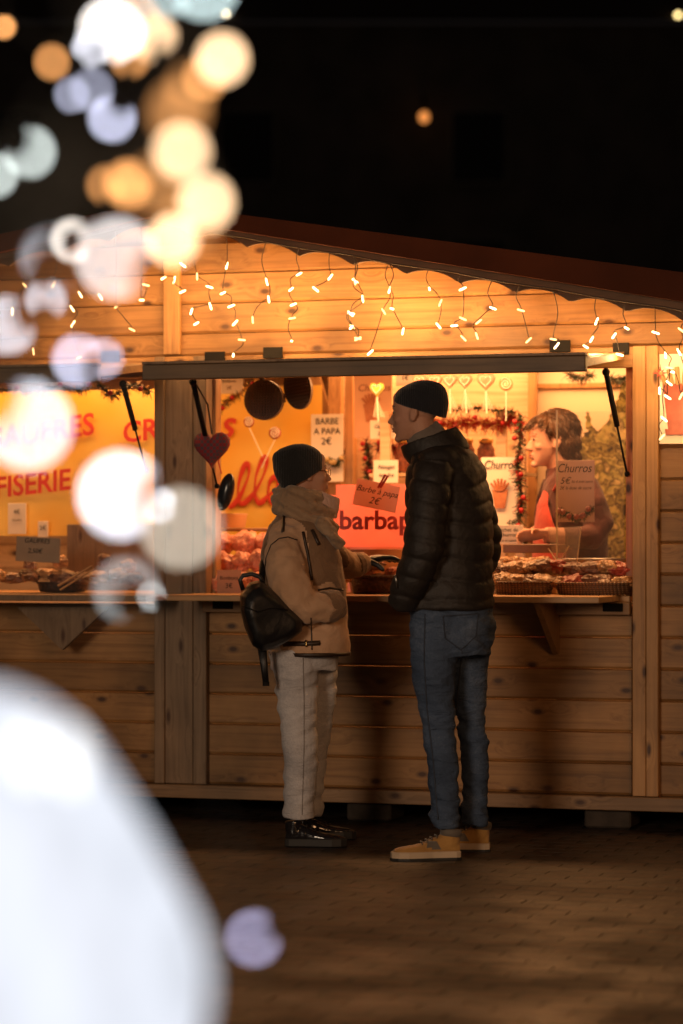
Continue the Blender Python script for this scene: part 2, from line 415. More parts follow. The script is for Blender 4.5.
# raised flaps: slab sloping a little down and outwards, its front rail facing us
def flap(xa, xb, name_m):
    zi = zTop-.035; zo_t = lz(400, 357, -.86); zo_b = lz(400, 375.5, -.86)
    b = B(); PINEF = wood('flap_pine', (.42,.25,.12), (.28,.15,.07)); b.prism([(xa, -.86, zo_b+.02), (xa, -.055, zi-.02), (xa, -.055, zi+.01), (xa, -.86, zo_b+.05)], (xb-xa, 0, 0))
    f = part('raised_flap', b, PINEF)
    obj('flap_rail', B().box(xa-.01, xb+.01, -.90, -.86, zo_b, zo_t-.012), BARK, f, S, bevel=.004)
    obj('flap_rail', B().box(xa-.01, xb+.01, -.905, -.855, zo_t-.011, zo_t), PINEG, f, S, bevel=.002)
    for t in (.15, .85):
        x = xa+(xb-xa)*t; obj('hinge', B().box(x-.045, x+.045, -.06, -.052, zTop-.02, zTop+.03), BLACK, f, S, bevel=.002)
    return f
fa = lx(146, -.88); fb_ = lx(584, -.88)
flap(fa, fb_, 0); flap(lx(97,-.88)-(fb_-fa), lx(97,-.88), 0)
for pxs in ((205,225),(613,629)):
    a, c = pxs; bx('hinge_plate', BLACK, lx(a,-.05), lx(c,-.05), -.056, -.046, lz(a,361,-.05) if a<300 else lz(a,355,-.05), lz(a,352,-.05) if a<300 else lz(a,343,-.05), bevel=.001)
for px, py in ((160,383),(183,383),(545,373)):
    pass
# gas struts
def strut(label, x1, y1, d1, x2, y2, d2):
    a = lp(x1, y1, d1); c = lp(x2, y2, d2); t = thing('gas_strut', label, 'strut', a, S, 'gas struts holding the flaps up')
    m_ = a.lerp(c, .52)
    obj('sleeve', B().tube([a, m_], .012, 12), BLACK, t, S, True)
    obj('piston_rod', B().tube([m_, c], .005, 8), BLACK, t, S, True)
    obj('end_joint', B().ell(a, .017), BLACK, t, S, True); obj('end_joint', B().ell(c, .012), BLACK, t, S, True)
strut('black gas strut with thin rod holding up the flap beside the vendor', 606, 372, -.30, 627, 474, .02)
strut('black gas strut slanting down behind the checked heart on the centre post', 193, 382, -.30, 217, 486, .02)
strut('black gas strut under the flap of the left-hand opening with the waffle banner', 123, 384, -.3, 146, 470, .02)

# ------------------------------------------------------------------ icicle lights
ic = thing('icicle_lights', 'string of warm white icicle lights hung along the gable edge', 'string lights', (0, DF, roofz(0)-.2), S)
DI = DF-.045
LED = glow('warm_led', (1, .66, .30), 8)
LED2 = glow('dimmer_led', (1, .55, .20), 3.2); cab = B(); WIRE = mat('beige_wire', (.10,.06,.035), .5)
def zstr(x): return roofz(x)-(.074+.031*abs(x))-.006*abs(sin(x*7))
pts = [(x*.04, DI, zstr(x*.04)) for x in range(int(-2.2/.04), int(3.4/.04))]
cab.tube(pts, .0036, 5)
def z8(l): return [(140+a/2.627, 220+b_/2.627) for a, b_ in l]
def z2(l): return [(342+a/2.003, 150+b_/2.003) for a, b_ in l]
def z3(l): return [(a/2.846, 220+b_/2.846) for a, b_ in l]
drops = [z8([(62,152),(90,157),(112,188)]), z8([(112,118)]), z8([(150,148),(182,176),(185,226),(135,240),(148,272)]),
 z8([(228,120),(218,192),(240,226),(250,270),(267,315),(245,355)]), z8([(333,162),(338,208),(296,262)]),
 z8([(418,142),(397,182),(403,222),(400,258),(398,318)]), z8([(500,150),(461,182)]), z8([(565,160),(585,207),(553,246),(555,282),(572,311)]),
 z8([(655,183),(640,240),(605,348)]), z2([(25,263),(42,297),(18,328),(20,354),(32,378)]), z2([(95,280),(100,318),(122,363)]),
 z2([(175,278),(197,306),(193,352)]), z2([(242,278),(242,338),(225,352),(243,377)]), z2([(302,317),(274,344),(270,372)]),
 z2([(358,321),(374,381)]), z2([(423,379),(430,392)]), z2([(510,343),(500,379),(488,394)]), z2([(570,357),(545,372),(556,410)]),
 z2([(628,366),(648,410),(655,436),(655,467),(652,495),(636,482)]), [(681,330),(679,352),(681,396),(672,372),(664,419),(662,437)],
 z3([(70,185),(35,260),(95,374)]), z3([(152,183),(205,252),(208,295),(225,392)]), z3([(228,212),(285,218)]), z3([(330,248),(375,312)]), z3([(403,228),(415,185)])]
bulbs = []
for dr in drops:
    P = [lp(x, y, DI+.01) for x, y in dr]
    x0 = P[0].x; top = Vector((x0, DI, zstr(x0))); path = [top]; cur = top
    for p in P:
        q = p+Vector((0,0,.012)); mid = cur.lerp(q, .5)+Vector((random.uniform(-.022,.022), random.uniform(-.01,.01), 0))
        path += [mid, q]; cur = q
        ang = random.uniform(0, 2*pi); tilt = random.uniform(.2, 1.5)
        dv = Vector((cos(ang)*sin(tilt), .35*sin(ang), -abs(cos(tilt))*random.choice((1,1,.2)))).normalized()
        bb = B().tube([p-dv*.016, p-dv*.011, p+dv*.012, p+dv*.017], [.002,.0040,.0044,.002], 8)
        bulbs.append(p); o_ = obj('bulb', bb, random.choice((LED, LED, LED2)), ic, S, True)
    Q = []
    for i in range(len(path)-1):
        a, b_, c_, e_ = path[max(i-1,0)], path[i], path[i+1], path[min(i+2,len(path)-1)]
        for k in range(4):
            u = k/4; Q.append(.5*((2*b_)+(c_-a)*u+(2*a-5*b_+4*c_-e_)*u*u+(3*b_-a-3*c_+e_)*u**3))
    Q.append(path[-1]); cab.tube(Q, .0021, 5)
obj('cable', cab, WIRE, ic, S, True)
for i, dr in enumerate(drops):
    P = [lp(x, y, DI+.03) for x, y in dr]
    for j in range(0, len(P), 3 if len(P) > 3 else 2):
        p = P[min(j+1, len(P)-1)]
        point('icicle_glow', S @ (p+Vector((0, .14, 0))), (1, .53, .19), .78*min(1.3, len(P)/3+.4), .012)

# ------------------------------------------------------------------ stall lamps and added fill lamps
def area(name, loc, c, e, sx, sy, rot=(0,0,0), M=S):
    ld = bpy.data.lights.new(name, 'AREA'); ld.shape = 'RECTANGLE'; ld.size = sx; ld.size_y = sy; ld.color = c; ld.energy = e
    o = bpy.data.objects.new(name, ld); COL.objects.link(o); o.matrix_world = M @ Matrix.Translation(loc) @ Matrix.Rotation(rot[0], 4, 'X'); return o
cxr = (pL+pR)/2; cxl = pL2-1.0
for nm, cx_, e in (('right', cxr, 56), ('left', cxl, 30)):
    for dd, ee in ((.55, .55), (1.5, .45)):
        t = thing('strip_lamp', 'warm strip lamp under the stall ceiling in the %s bay, %s' % (nm, 'near the opening' if dd < 1 else 'towards the back'), 'lamp', (cx_, dd, zTop+.08), S)
        obj('lamp_housing', B().box(cx_-.6, cx_+.6, dd-.04, dd+.04, zTop+.10, zTop+.13), WHITE, t, S)
        area('strip_light', (cx_, dd, zTop+.09), (1, .45, .16), e*ee*(1.15 if dd < 1 else .62), 1.8, .3)
# unseen fill lamps added behind the camera, standing in for street lighting
point('front_fill', (-4.2, -1.5, 2.7), (1, .74, .52), 1150, 1.1)
point('front_fill', (4.0, -2.0, 3.0), (1, .50, .22), 560, 1.2)
point('overhead_fill', (1.8, 6.0, 3.6), (1, .40, .13), 7, .3)  # unseen warm fill added above the square

# ------------------------------------------------------------------ stall interior
SGN = 'price signs in the stall'
def transl(name, c, clear=.25, tl=.6, rough=.4):
    if name in MATS: return MATS[name]
    m, nt, b = nodes(name); L = nt.links; out = nt.nodes['Material Output']
    mp = coords(nt); n = N(nt, 'ShaderNodeTexNoise'); n.inputs['Scale'].default_value = 5; L.new(mp.outputs[0], n.inputs['Vector'])
    r = ramp(nt, [(.35, tuple(x*.9 for x in c)), (.65, c)]); L.new(n.outputs['Fac'], r.inputs[0])
    L.new(r.outputs[0], b.inputs['Base Color']); b.inputs['Roughness'].default_value = rough
    t = N(nt, 'ShaderNodeBsdfTranslucent'); L.new(r.outputs[0], t.inputs[0]); tr = N(nt, 'ShaderNodeBsdfTransparent'); tr.inputs[0].default_value = (*[min(1, x*.6+.4) for x in c], 1)
    a = N(nt, 'ShaderNodeMixShader'); a.inputs[0].default_value = tl; L.new(b.outputs[0], a.inputs[1]); L.new(t.outputs[0], a.inputs[2])
    a2 = N(nt, 'ShaderNodeMixShader'); a2.inputs[0].default_value = clear; L.new(a.outputs[0], a2.inputs[1]); L.new(tr.outputs[0], a2.inputs[2]); L.new(a2.outputs[0], out.inputs[0])
    MATS[name] = m; return m
# banner, right bay
m, nt, b = nodes('yellow_banner_cloth'); L = nt.links
mp = coords(nt); n = N(nt, 'ShaderNodeTexNoise'); n.inputs['Scale'].default_value = 2.2; L.new(mp.outputs[0], n.inputs['Vector'])
r = ramp(nt, [(.38, (.83,.46,.05)), (.6, (.86,.60,.14))]); L.new(n.outputs['Fac'], r.inputs[0]); L.new(r.outputs[0], b.inputs['Base Color']); b.inputs['Roughness'].default_value = .5
YEL = m
def wavy(px0, py0, px1, py1, d, amp=.008, name='cloth', nx=40):
    a = lp(px0, py1, d); c = lp(px1, py0, d); b = B(); vs = []; fs = []; nz = 10
    for i in range(nx+1):
        for j in range(nz+1):
            x = a.x+(c.x-a.x)*i/nx; z = a.z+(c.z-a.z)*j/nz
            vs.append((x, d+amp*noise.noise(Vector((x*7, z*2.5, 0))), z))
    for i in range(nx):
        for j in range(nz): q = i*(nz+1)+j; fs.append((q, q+1, q+nz+2, q+nz+1))
    b.add(vs, fs); k = len(b.v); b.v += [v+Vector((0, .004, 0)) for v in b.v]; b.f += [[i+k for i in reversed(f)] for f in b.f]; b.mi = [0]*len(b.f)
    return b, a
b, a = wavy(214, 385, 322, 570, 1.5)
t = thing('banner', 'yellow banner with flowing red script behind the woman in the beanie', 'banner', a, S)
obj('cloth', b, YEL, t, S, True)
def script(pts, d, r, parent):
    P = [lp(x, y, d) for x, y in pts]; Q = []
    for i in range(len(P)-1):
        a, b_, c_, e_ = P[max(i-1,0)], P[i], P[i+1], P[min(i+2,len(P)-1)]
        for k in range(5):
            u = k/5; Q.append(.5*((2*b_)+(c_-a)*u+(2*a-5*b_+4*c_-e_)*u*u+(3*b_-a-3*c_+e_)*u**3))
    Q.append(P[-1]); n = len(Q); bb = B(); bb.tube(Q, [r*(1+.45*sin(i*.33)) for i in range(n)], 8)
    bb.mapv(lambda v: Vector((v.x, d+(v.y-d)*.1, v.z))); obj('lettering', bb, REDP, parent, S, True)
script([(229,508),(236,502),(243,490),(249,474),(248,464),(244,467),(239,482),(238,497),(242,504),(250,498),(259,485),(266,468),(266,458),(262,460),(256,476),(255,494),(259,503),(266,498),(275,489),(279,482),(275,477),(270,482),(268,494),(272,503),(281,500),(289,492)], 1.482, .0105, t)
lettering('s', 226, 425, 1.485, 34, REDP, t, shear=.3, bold=.003)
b, a = wavy(-150, 388, 206, 536, .75)
t = thing('banner', 'yellow banner with bold red waffle and sweets lettering in the left opening', 'banner', a, S)
obj('cloth', b, YEL, t, S, True)
lettering('GAUFRES', 38, 433, .735, 24, REDP, t, bold=.003, rot=.12, shear=.12, sx=.96)
lettering('CONFISERIE', 3, 488, .735, 23, REDP, t, bold=.003, rot=.10, shear=.12, sx=.94)
lettering('CR\u00caPES', 166, 428, .735, 23, REDP, t, bold=.003, rot=.12, shear=.12)
# interior wall furniture
bx('inner_post', PINEV, lx(328,1.55), lx(341,1.55), 1.55, 1.60, zf, zTop+.3)
bx('inner_post', PINEV, lx(345,1.45), lx(353,1.45), 1.45, 1.52, zf, zTop+.3)
bx('inner_panel', PINEL, lx(341,1.65), lx(535,1.65), 1.66, 1.68, jz[0], zTop+.3)
bx('inner_panel', mat('cream_panel', (.78,.62,.44), .6, (.72,.56,.38), 2), lx(535,1.7), lx(640,1.7), 1.72, 1.74, jz[0], zTop+.3)
bx('inner_panel', PINEV, lx(527,1.6), lx(535,1.6), 1.62, 1.66, jz[0], zTop+.3)
b = B(); b.prism([lp(300,372,1.62), lp(318,372,1.62), lp(338,440,1.62), lp(328,446,1.62)], (0,.03,0)); part('inner_brace', b, PINEV)
b = B(); bx('inner_rail', PINEV, lx(535,1.7), lx(632,1.7), 1.70, 1.718, lz(580,388,1.7), lz(580,383,1.7))
# dark machinery behind counters
STEEL = mat('steel', (.45,.43,.40), .3, metal=1); STEELD = mat('dark_steel', (.10,.09,.085), .35, metal=.6)
WHC = (.82,.72,.56)
sign('price_sign', 'white sign reading BARBE A PAPA above a small wreath', 'sign', (311,414,343,482), 1.4, WHITE,
     [('BARBE', 327, 421.5, 7.2, INK, dict(sx=.95)), ('A PAPA', 327, 431.5, 7.2, INK, dict(sx=.95)), ('2\u20ac', 326.5, 441.5, 8, INK)])
def poster_churros(t, cx_, cy, s, d):
    c = lp(cx_, cy, d); R_ = mat('churros_photo', (.52,.20,.08), .6, (.38,.12,.05), 30)
    b = B(); k = s/230
    b.prism([(c.x+x*k, d, c.z+z*k) for x, z in ((-8,8),(8,8),(5,-10),(-5,-10))], (0,-.004,0))
    for i in range(6):
        a = -.7+i*.28; b.tube([(c.x+k*i*1.2-3*k, d-.004, c.z+7*k), (c.x+sin(a)*14*k, d-.006, c.z+cos(a)*19*k)], .7*k*1.6, 6)
    obj('picture', b, R_, t, S)
t = sign('churros_poster', 'pinkish faded poster with a churros cone photo left of the man', 'poster', (354,374,392,438), 1.38, mat('faded_poster', (.78,.46,.27), .5, (.72,.38,.2), 4), [('Churros', 374, 388, 8, mat('faded_ink', (.35,.12,.06), .7), dict(shear=.2))])
poster_churros(t, 371, 412, 1.1, 1.372)
t = sign('churros_poster', 'white poster with bold Churros heading and cone photo beside the vendor', 'poster', (481,457,517.5,536), 1.0, WHITE, [('Churros', 500, 465, 9.5, INK, dict(shear=.25, sx=.80))])
poster_churros(t, 500, 498, 1.1, .992)
lettering('4\u20ac', 510, 524, 7, REDP, t, shear=.2) if False else lettering('4\u20ac', 511, 523, .992, 7, INK, t, shear=.2)
SC = dict(shear=.3)
sign('price_sign', 'small white card just below the faded churros poster, upper of two', 'sign', (370,420,396,439), 1.2, WHITE, [('Caramels', 383, 426.5, 4, INK, dict(SC)), ('2,50\u20ac', 383, 433.5, 4, INK, dict(SC))])
sign('price_sign', 'small white card reading nougat below the wider card', 'sign', (373.5,460,398,483), 1.1, WHITE, [('Nougat', 386, 467, 4.5, INK, dict(SC)), ('tendre', 386, 475, 4.5, INK, dict(SC))])
sign('price_sign', 'small white card with tiny black lines near the vendor\'s hand', 'sign', (495,525,523,544), .62, WHITE, [('Sachet de', 508, 530, 4, INK), ('Churros', 508, 535, 4, INK), ('sucre et cannelle', 508, 540.5, 2.6, INK)])
sign('price_sign', 'cream card at the top of the opening left of the pink heart lollipops', 'sign', (396,372,414,386), 1.1, WHITE, [('1\u20ac', 405, 378, 5, INK)])
sign('price_sign', 'cream card with faint grey text in the upper left corner of the opening', 'sign', (215,376,243,394), 1.3, WHITE, [('Bonbons', 229, 381, 3.6, mat('grey_ink', (.3,.22,.15), .7)), ('2\u20ac', 229, 388, 4, mat('grey_ink', (0,0,0)))])
t = sign('churros_card', 'translucent grey-pink card listing churros prices hanging before the vendor', 'sign', (557,460,594.5,522), .30, transl('pinkish_card', (.62,.46,.38), .05, .5),
     [('Churros', 574, 468.5, 9, INK, dict(shear=.3, sx=.82)), ('5\u20ac', 565, 481, 6.5, INK, dict(shear=.3)), ('les 6 avec sucre', 582, 481.5, 3.0, INK, dict(shear=.3, sx=.8)), ('2\u20ac la dose de sucre', 575.5, 488, 3.4, INK, dict(shear=.3, sx=.85))])
t = sign('clipped_card', 'pink card reading Barbe a papa tilted and held by a red peg', 'sign', (354.5,482,398,509), -.05, transl('pink_card', (.80,.50,.40), .04, .5),
     [('Barbe \u00e0 papa', 377, 491.5, 6, INK, dict(shear=.35)), ('2\u20ac', 374, 501, 7, INK, dict(shear=.35))], rot=-.20)
pg = lp(382, 481, -.06); obj('peg', B().tube([pg+Vector((-.018,0,-.03)), pg+Vector((.016,0,.028))], .005, 6).tube([pg+Vector((-.006,-.004,-.03)), pg+Vector((.028,-.004,.022))], .005, 6), REDP, t, S)

# cotton candy machine
PINKG = transl('pink_acrylic', (1.0,.50,.46), .18, .72)
c = lp(371, 545, .25)
t = thing('cotton_candy_machine', 'cotton candy machine with glowing pink panel and pale bowl between the couple', 'machine', (c.x, .3, zf), S)
b, c0, w_, h_ = rect(336, 484, 430, 547, .10, .008); obj('front_panel', b, PINKG, t, S)
lettering('barbapa', 381, 521, .09, 19, mat('dark_pink_print', (.62,.09,.08), .5), t, bold=.003, sx=1.05)
bowl = lp(372, 560, .34)
obj('bowl', B().lathe((bowl.x, .36, zf+.0), [(.10,0),(.11,.06),(.18,.10),(.24,.19),(.245,.195),(.235,.19),(.17,.11),(.05,.10)], 36), mat('pale_bowl', (.70,.42,.27), .35), t, S, True)
obj('spinner_head', B().lathe((bowl.x, .36, zf+.10), [(.02,0),(.05,.01),(.05,.06),(.02,.08)], 20), STEEL, t, S, True)
obj('back_panel', B().box(bowl.x-.2, bowl.x+.2, .62, .63, zf+.0, zf+.44), mat('pale_pink_panel', (.8,.3,.22), .4), t, S)
obj('side_panel', B().box(bowl.x-.20, bowl.x-.19, .12, .618, zf+.2, zf+.44), PINKG, t, S)

# lollipops with heart heads
def heart_pts(s, n=26, fat=1):
    P = []
    for i in range(n):
        t = 2*pi*i/n; P.append((s*16*sin(t)**3/16, s*(13*cos(t)-5*cos(2*t)-2*cos(3*t)-cos(4*t))/15))
    return P
def heart_b(c, s, th, axis=(0,1,0)):
    b = B(); R = []
    for k, y in ((.0,-.5),(.72,-.5),(1,-.2),(1,.2),(.72,.5),(.0,.5)):
        R.append([Vector((c.x+x*max(k,.02), c.y+y*th, c.z+z*max(k,.02))) for x, z in heart_pts(s)])
    return b.rings(R)
PINKC = mat('pink_icing', (.80,.24,.16), .35, (.82,.42,.26), 25); YELC = mat('yellow_icing', (.80,.62,.12), .35, (.5,.5,.1), 25)
LG = 'heart lollipops hanging in a row'
rail = thing('lollipop_rail', 'thin rail along the top of the opening that heart lollipops hang on', 'rail', lp(450,372,.95), S)
obj('bar', B().tube([lp(372,374,.95), lp(514,371,.95)], .006, 8), STEEL, rail, S, True)
for i, (px, nm, mm) in enumerate(((377,'yellow heart lollipop leftmost above the small cards',YELC),(420,'first pink heart lollipop from the left, just over the man\'s beanie',PINKC),(435,'second pink heart lollipop from the left over the man\'s beanie',PINKC),(450,'third pink heart lollipop from the left, right of the beanie',PINKC),(465,'fourth pink heart lollipop from the left in the row',PINKC),(486,'last pink heart lollipop, nearest the twisted round one',PINKC))):
    c = lp(px, 381 if i else 389, .9); t = thing('heart_lollipop', nm, 'lollipop', c, S, LG)
    s = .036 if i != 5 else .044
    obj('candy', heart_b(c, s, .02), mm, t, S, True)
    obj('icing', B().tube([c+Vector((x*.6, -.012, z*.6)) for x, z in heart_pts(s*1.0, 18)], .003, 5, closed=True), WHITE, t, S, True)
    obj('stick', B().tube([c+Vector((0,0,-s*.8)), c+Vector((random.uniform(-.01,.01),0,-.15))], .004, 6), WHITE, t, S)
    wr = B(); 
    for k in range(5):
        a = k*1.3; wr.prism([c+Vector((-.004,0,-s)), c+Vector((-.02+.012*k,0.01*sin(a),-.13)), c+Vector((-.008+.012*k,.01*cos(a),-.135))], (0,.001,0))
    obj('wrapper', wr, mat('clear_wrapper', (.85,.7,.55), .15, alpha=.35), t, S)
def spiral_candy(px, py, d, r, label, m1, tilt=0):
    c = lp(px, py, d); t = thing('spiral_lollipop', label, 'lollipop', c, S)
    obj('candy', B().tube([c+Vector((0,.006,0)), c+Vector((0,-.006,0))], r, 22), m1, t, S, True)
    obj('swirl', B().tube([c+Vector((cos(a*.5)*r*.9*a/30, -.009, sin(a*.5)*r*.9*a/30)) for a in range(2, 31)], .003, 5), WHITE, t, S)
    obj('stick', B().tube([c+Vector((0,0,-r)), c+Vector((-.07*tilt,0,-.17))], .003, 6), WHITE, t, S)
spiral_candy(506, 384, .9, .032, 'pale twisted round lollipop at the right end of the row', mat('pale_candy', (.75,.5,.25), .4, (.4,.25,.1), 25))
spiral_candy(275, 433, 1.1, .030, 'round red spiral lollipop below the waffle iron, above the beanie', mat('brown_candy', (.45,.12,.07), .4), 1)
spiral_candy(249, 422, 1.1, .026, 'round spiral lollipop partly behind the big waffle iron plate', mat('brown_candy', (0,0,0)), -1)

# waffle iron
def plate(b, c, r, d0, n):
    M = Matrix.Translation(c)
    b.tube([c+Vector((0,.018,0)), c+Vector((0,-.012,0))], r, 30)
    st = 2*r/n
    for i in range(n):
        for j in range(n):
            x = -r+st*(i+.5); z = -r+st*(j+.5)
            if x*x+z*z < (r*.88)**2: b.box(c.x+x-st*.3, c.x+x+st*.3, c.y-.020, c.y-.012, c.z+z-st*.3, c.z+z+st*.3)
IRON = mat('cast_iron', (.075,.045,.03), .34, (.05,.03,.02), 20)
c = lp(264, 400, .35); t = thing('waffle_iron', 'open cast iron waffle maker with two round plates hanging in the opening', 'waffle iron', c, S)
b = B(); plate(b, c, .092, 0, 14); obj('plate', b, IRON, t, S)
c2 = lp(298, 388, .40); b = B(); plate(b, Vector((0,0,0)), .088, 0, 13); Rm = Matrix.Translation(c2) @ Matrix.Rotation(-.15, 4, 'Y') @ Matrix.Diagonal((.74,1,1.12,1)) ; b.mapv(lambda v: Rm @ v); obj('plate', b, IRON, t, S)
obj('hinge', B().box(c.x+.088, c2.x-.055, .36, .39, c.z-.012, c.z+.03), IRON, t, S, bevel=.004)
obj('handle', B().tube([c+Vector((-.01,0,.09)), c+Vector((-.01,0,.17))], .014, 10).tube([c2+Vector((0,0,.08)), c2+Vector((0,0,.16))], .012, 10), IRON, t, S, True)

# checked heart and dark hanging pouch
m, nt, b = nodes('checked_fabric'); mp = coords(nt, (1,1,1)); ck = N(nt, 'ShaderNodeTexChecker'); ck.inputs['Scale'].default_value = 70
nt.links.new(mp.outputs[0], ck.inputs['Vector']); ck.inputs['Color1'].default_value = (.24,.02,.03,1); ck.inputs['Color2'].default_value = (.09,.06,.08,1)
nt.links.new(ck.outputs[0], b.inputs['Base Color']); b.inputs['Roughness'].default_value = .9; CHK = m
c = lp(212, 450, -.12); t = thing('fabric_heart', 'dark red checked padded heart hanging from the centre post strut', 'decoration', c, S)
obj('heart', heart_b(c+Vector((0,0,.012)), .082, .06), CHK, t, S, True)
obj('ribbon', B().tube([c+Vector((0,0,.07)), c+Vector((-.02,-.0,.2)), lp(196,384,-.25)], .004, 6), INK, t, S)
c = lp(226, 492, -.08); t = thing('hanging_spoon_rest', 'small glossy dark oval bell hanging just below the checked heart', 'ornament', c, S)
Rm = Matrix.Rotation(.25, 4, 'Y'); obj('bell', B().ell(c, (.036,.03,.085), Rm), mat('glossy_dark', (.02,.025,.03), .2), t, S, True)
obj('loop', B().tube([c+Vector((-.02,0,.08)), c+Vector((-.035,0,.13)), c+Vector((-.03,0,.16))], .003, 6), REDP, t, S)

# tinsel and garlands
def tinsel(P, r, n, bl=.03, w=.003, seed=1):
    rd = random.Random(seed); b = B(); b.tube(P, .004, 5); n_ = len(P)-1
    for i in range(n):
        t = rd.random()*n_; k = min(int(t), n_-1); p = Vector(P[k]).lerp(Vector(P[k+1]), t-k)
        d = Vector((rd.gauss(0,1), rd.gauss(0,1), rd.gauss(0,1))).normalized(); L_ = r*rd.uniform(.5, 1.15)
        s = d.cross(Vector((rd.gauss(0,1), rd.gauss(0,1), rd.gauss(0,1)))).normalized()*w
        q = p+d*L_+Vector((0,0,-L_*.2)); k2 = len(b.v)
        b.add([p-s, p+s, q+s*.4, q-s*.4], [(0,1,2,3)], rd.choice((0,0,1)))
    return b
GRN = mat('green_tinsel', (.05,.075,.03), .35, (.03,.045,.02), 30); GLD = mat('gold_tinsel', (.65,.38,.12), .3, metal=.7); REDT = mat('red_tinsel', (.42,.02,.02), .3, metal=.35)
def garland(label, P, r, n, mats, balls=0, seed=1, ballm=None, name='tinsel_garland', cat='garland'):
    t = thing(name, label, cat, P[0], S); obj('tinsel', tinsel(P, r, n, seed=seed), mats, t, S)
    rd = random.Random(seed+50)
    for i in range(balls):
        k = (i+.5)/balls*(len(P)-1); a = int(k); p = Vector(P[a]).lerp(Vector(P[a+1]), k-a)+Vector((rd.uniform(-.5,.5)*r, -.6*r, rd.uniform(-.4,.4)*r))
        obj('bauble', B().ell(p, .013, seg=10, rg=6), ballm or REDT, t, S, True)
    return t
def cpts(l, d): return [lp(x, y, d) for x, y in l]
garland('green and gold tinsel sagging along the top of the left opening', cpts([(-10,388),(30,392),(60,386),(80,389),(95,380),(112,396),(135,384),(150,392)], .3), .035, 900, [GRN, GLD], 5, 3)
garland('gold tinsel swag beside the card in the upper left corner of the serving opening', cpts([(216,411),(226,402),(240,393),(262,374),(285,372),(310,374)], 1.2), .032, 700, [GLD, GRN], 5, 4)
garland('dark green tinsel left of the small cards behind the couple', cpts([(366,440),(369,460),(368,480)], 1.3), .038, 420, [GRN, REDT], 3, 5)
garland('thick red tinsel across the top of the shelf behind the man', cpts([(396,412),(420,420),(445,424),(470,422),(500,424),(514,416)], 1.15), .055, 1500, [REDT, GLD], 4, 6)
garland('green tinsel running down between the churros poster and the vendor', cpts([(520,415),(520,440),(517,470),(522,500),(518,524),(524,545)], .95), .042, 900, [GRN, REDT], 8, 7)
garland('green tinsel over the top edge of the red tinsel shelf', cpts([(394,407),(440,409),(480,408),(514,412)], 1.12), .03, 500, [GRN, GLD], 0, 8)
garland('dark red beaded tinsel hanging behind the man\'s nose and chin', cpts([(378,445),(400,450),(402,470)], 1.35), .05, 420, [REDT, GRN], 4, 9)
garland('evergreen swag with red baubles at the foot of the hanging churros card', cpts([(558,510),(566,514),(575,518),(584,516),(593,508)], .26), .024, 420, [GRN, GRN], 7, 10, mat('dull_red_bauble', (.32,.08,.06), .3))
garland('little wreath with pale baubles under the BARBE A PAPA letters', cpts([(312,459),(320,464),(328,459),(336,464),(342,457)], 1.36), .026, 380, [GRN, GRN], 7, 11, mat('pale_bauble', (.5,.35,.15), .3))
garland('dark green tinsel tuft hanging from the flap above the vendor, right', cpts([(610,377),(618,381),(626,378)], 1.5), .04, 260, [GRN, VALB], 0, 12)
garland('brown-green tinsel tuft hanging in the upper right above the vendor', cpts([(568,374),(580,378),(592,374)], 1.5), .04, 260, [GRN, VALB], 0, 13)

# shelf with glass jars behind the man
c = lp(450, 470, 1.3); sh = thing('display_shelf', 'open shelf behind the man holding jars of nuts and sweets', 'shelf', (c.x, 1.3, zf), S)
x0, x1 = lx(372,1.25), lx(525,1.25)
obj('shelf_board', B().box(x0, x1, 1.2, 1.5, lz(450,476,1.25), lz(450,473,1.25)), PINEL, sh, S)
obj('shelf_board', B().box(x0, x1, 1.2, 1.5, lz(450,545,1.25), lz(450,541,1.25)), PINEL, sh, S)
for px in (386, 502, 521): obj('upright', B().box(lx(px-5,1.19), lx(px+5,1.19), 1.17, 1.198, zf, lz(px,412 if px != 521 else 425,1.19)), PINEL, sh, S, bevel=.002)
NUT = mat('candied_nuts', (.34,.10,.045), .3, (.12,.03,.02), 70, 1, 120)
for i, px in enumerate((404, 426, 446, 466, 486)):
    c = lp(px, 472, 1.33); t = thing('candy_jar', '%s jar of glossy candied nuts on the shelf behind the man' % ('leftmost','second','third','fourth','rightmost')[i], 'jar', c, S, 'jars on the back shelf')
    obj('jar_body', B().lathe(c, [(.038,0),(.042,.01),(.042,.11),(.03,.13),(.03,.14)], 20), NUT, t, S, True)
    obj('lid', B().lathe(c+Vector((0,0,.14)), [(.034,0),(.034,.02)], 20), GLD, t, S, True)

# leafy printed curtain
m, nt, b = nodes('leaf_print'); L = nt.links; mp = coords(nt)
v = N(nt, 'ShaderNodeTexVoronoi'); v.inputs['Scale'].default_value = 26; nz = N(nt, 'ShaderNodeTexNoise'); nz.inputs['Scale'].default_value = 14; nz.inputs['Detail'].default_value = 6
L.new(mp.outputs[0], nz.inputs['Vector']); L.new(mp.outputs[0], v.inputs['Vector'])
r = ramp(nt, [(.34, (.06,.045,.015)), (.40, (.45,.36,.09)), (.46, (.10,.07,.02)), (.49, (.66,.53,.18)), (.56, (.42,.37,.10)), (.60, (.12,.09,.03)), (.66, (.74,.58,.24))]); L.new(nz.outputs['Fac'], r.inputs[0])
rr = ramp(nt, [(.0, (1,1,1)), (.5, (.8,.8,.8)), (.62, (.25,.2,.1))]); L.new(v.outputs['Distance'], rr.inputs[0])
mx = N(nt, 'ShaderNodeMix', data_type='RGBA', blend_type='MULTIPLY'); mx.inputs[0].default_value = .6; L.new(r.outputs[0], mx.inputs[6]); L.new(rr.outputs[0], mx.inputs[7]); L.new(mx.outputs[2], b.inputs['Base Color']); b.inputs['Roughness'].default_value = .7
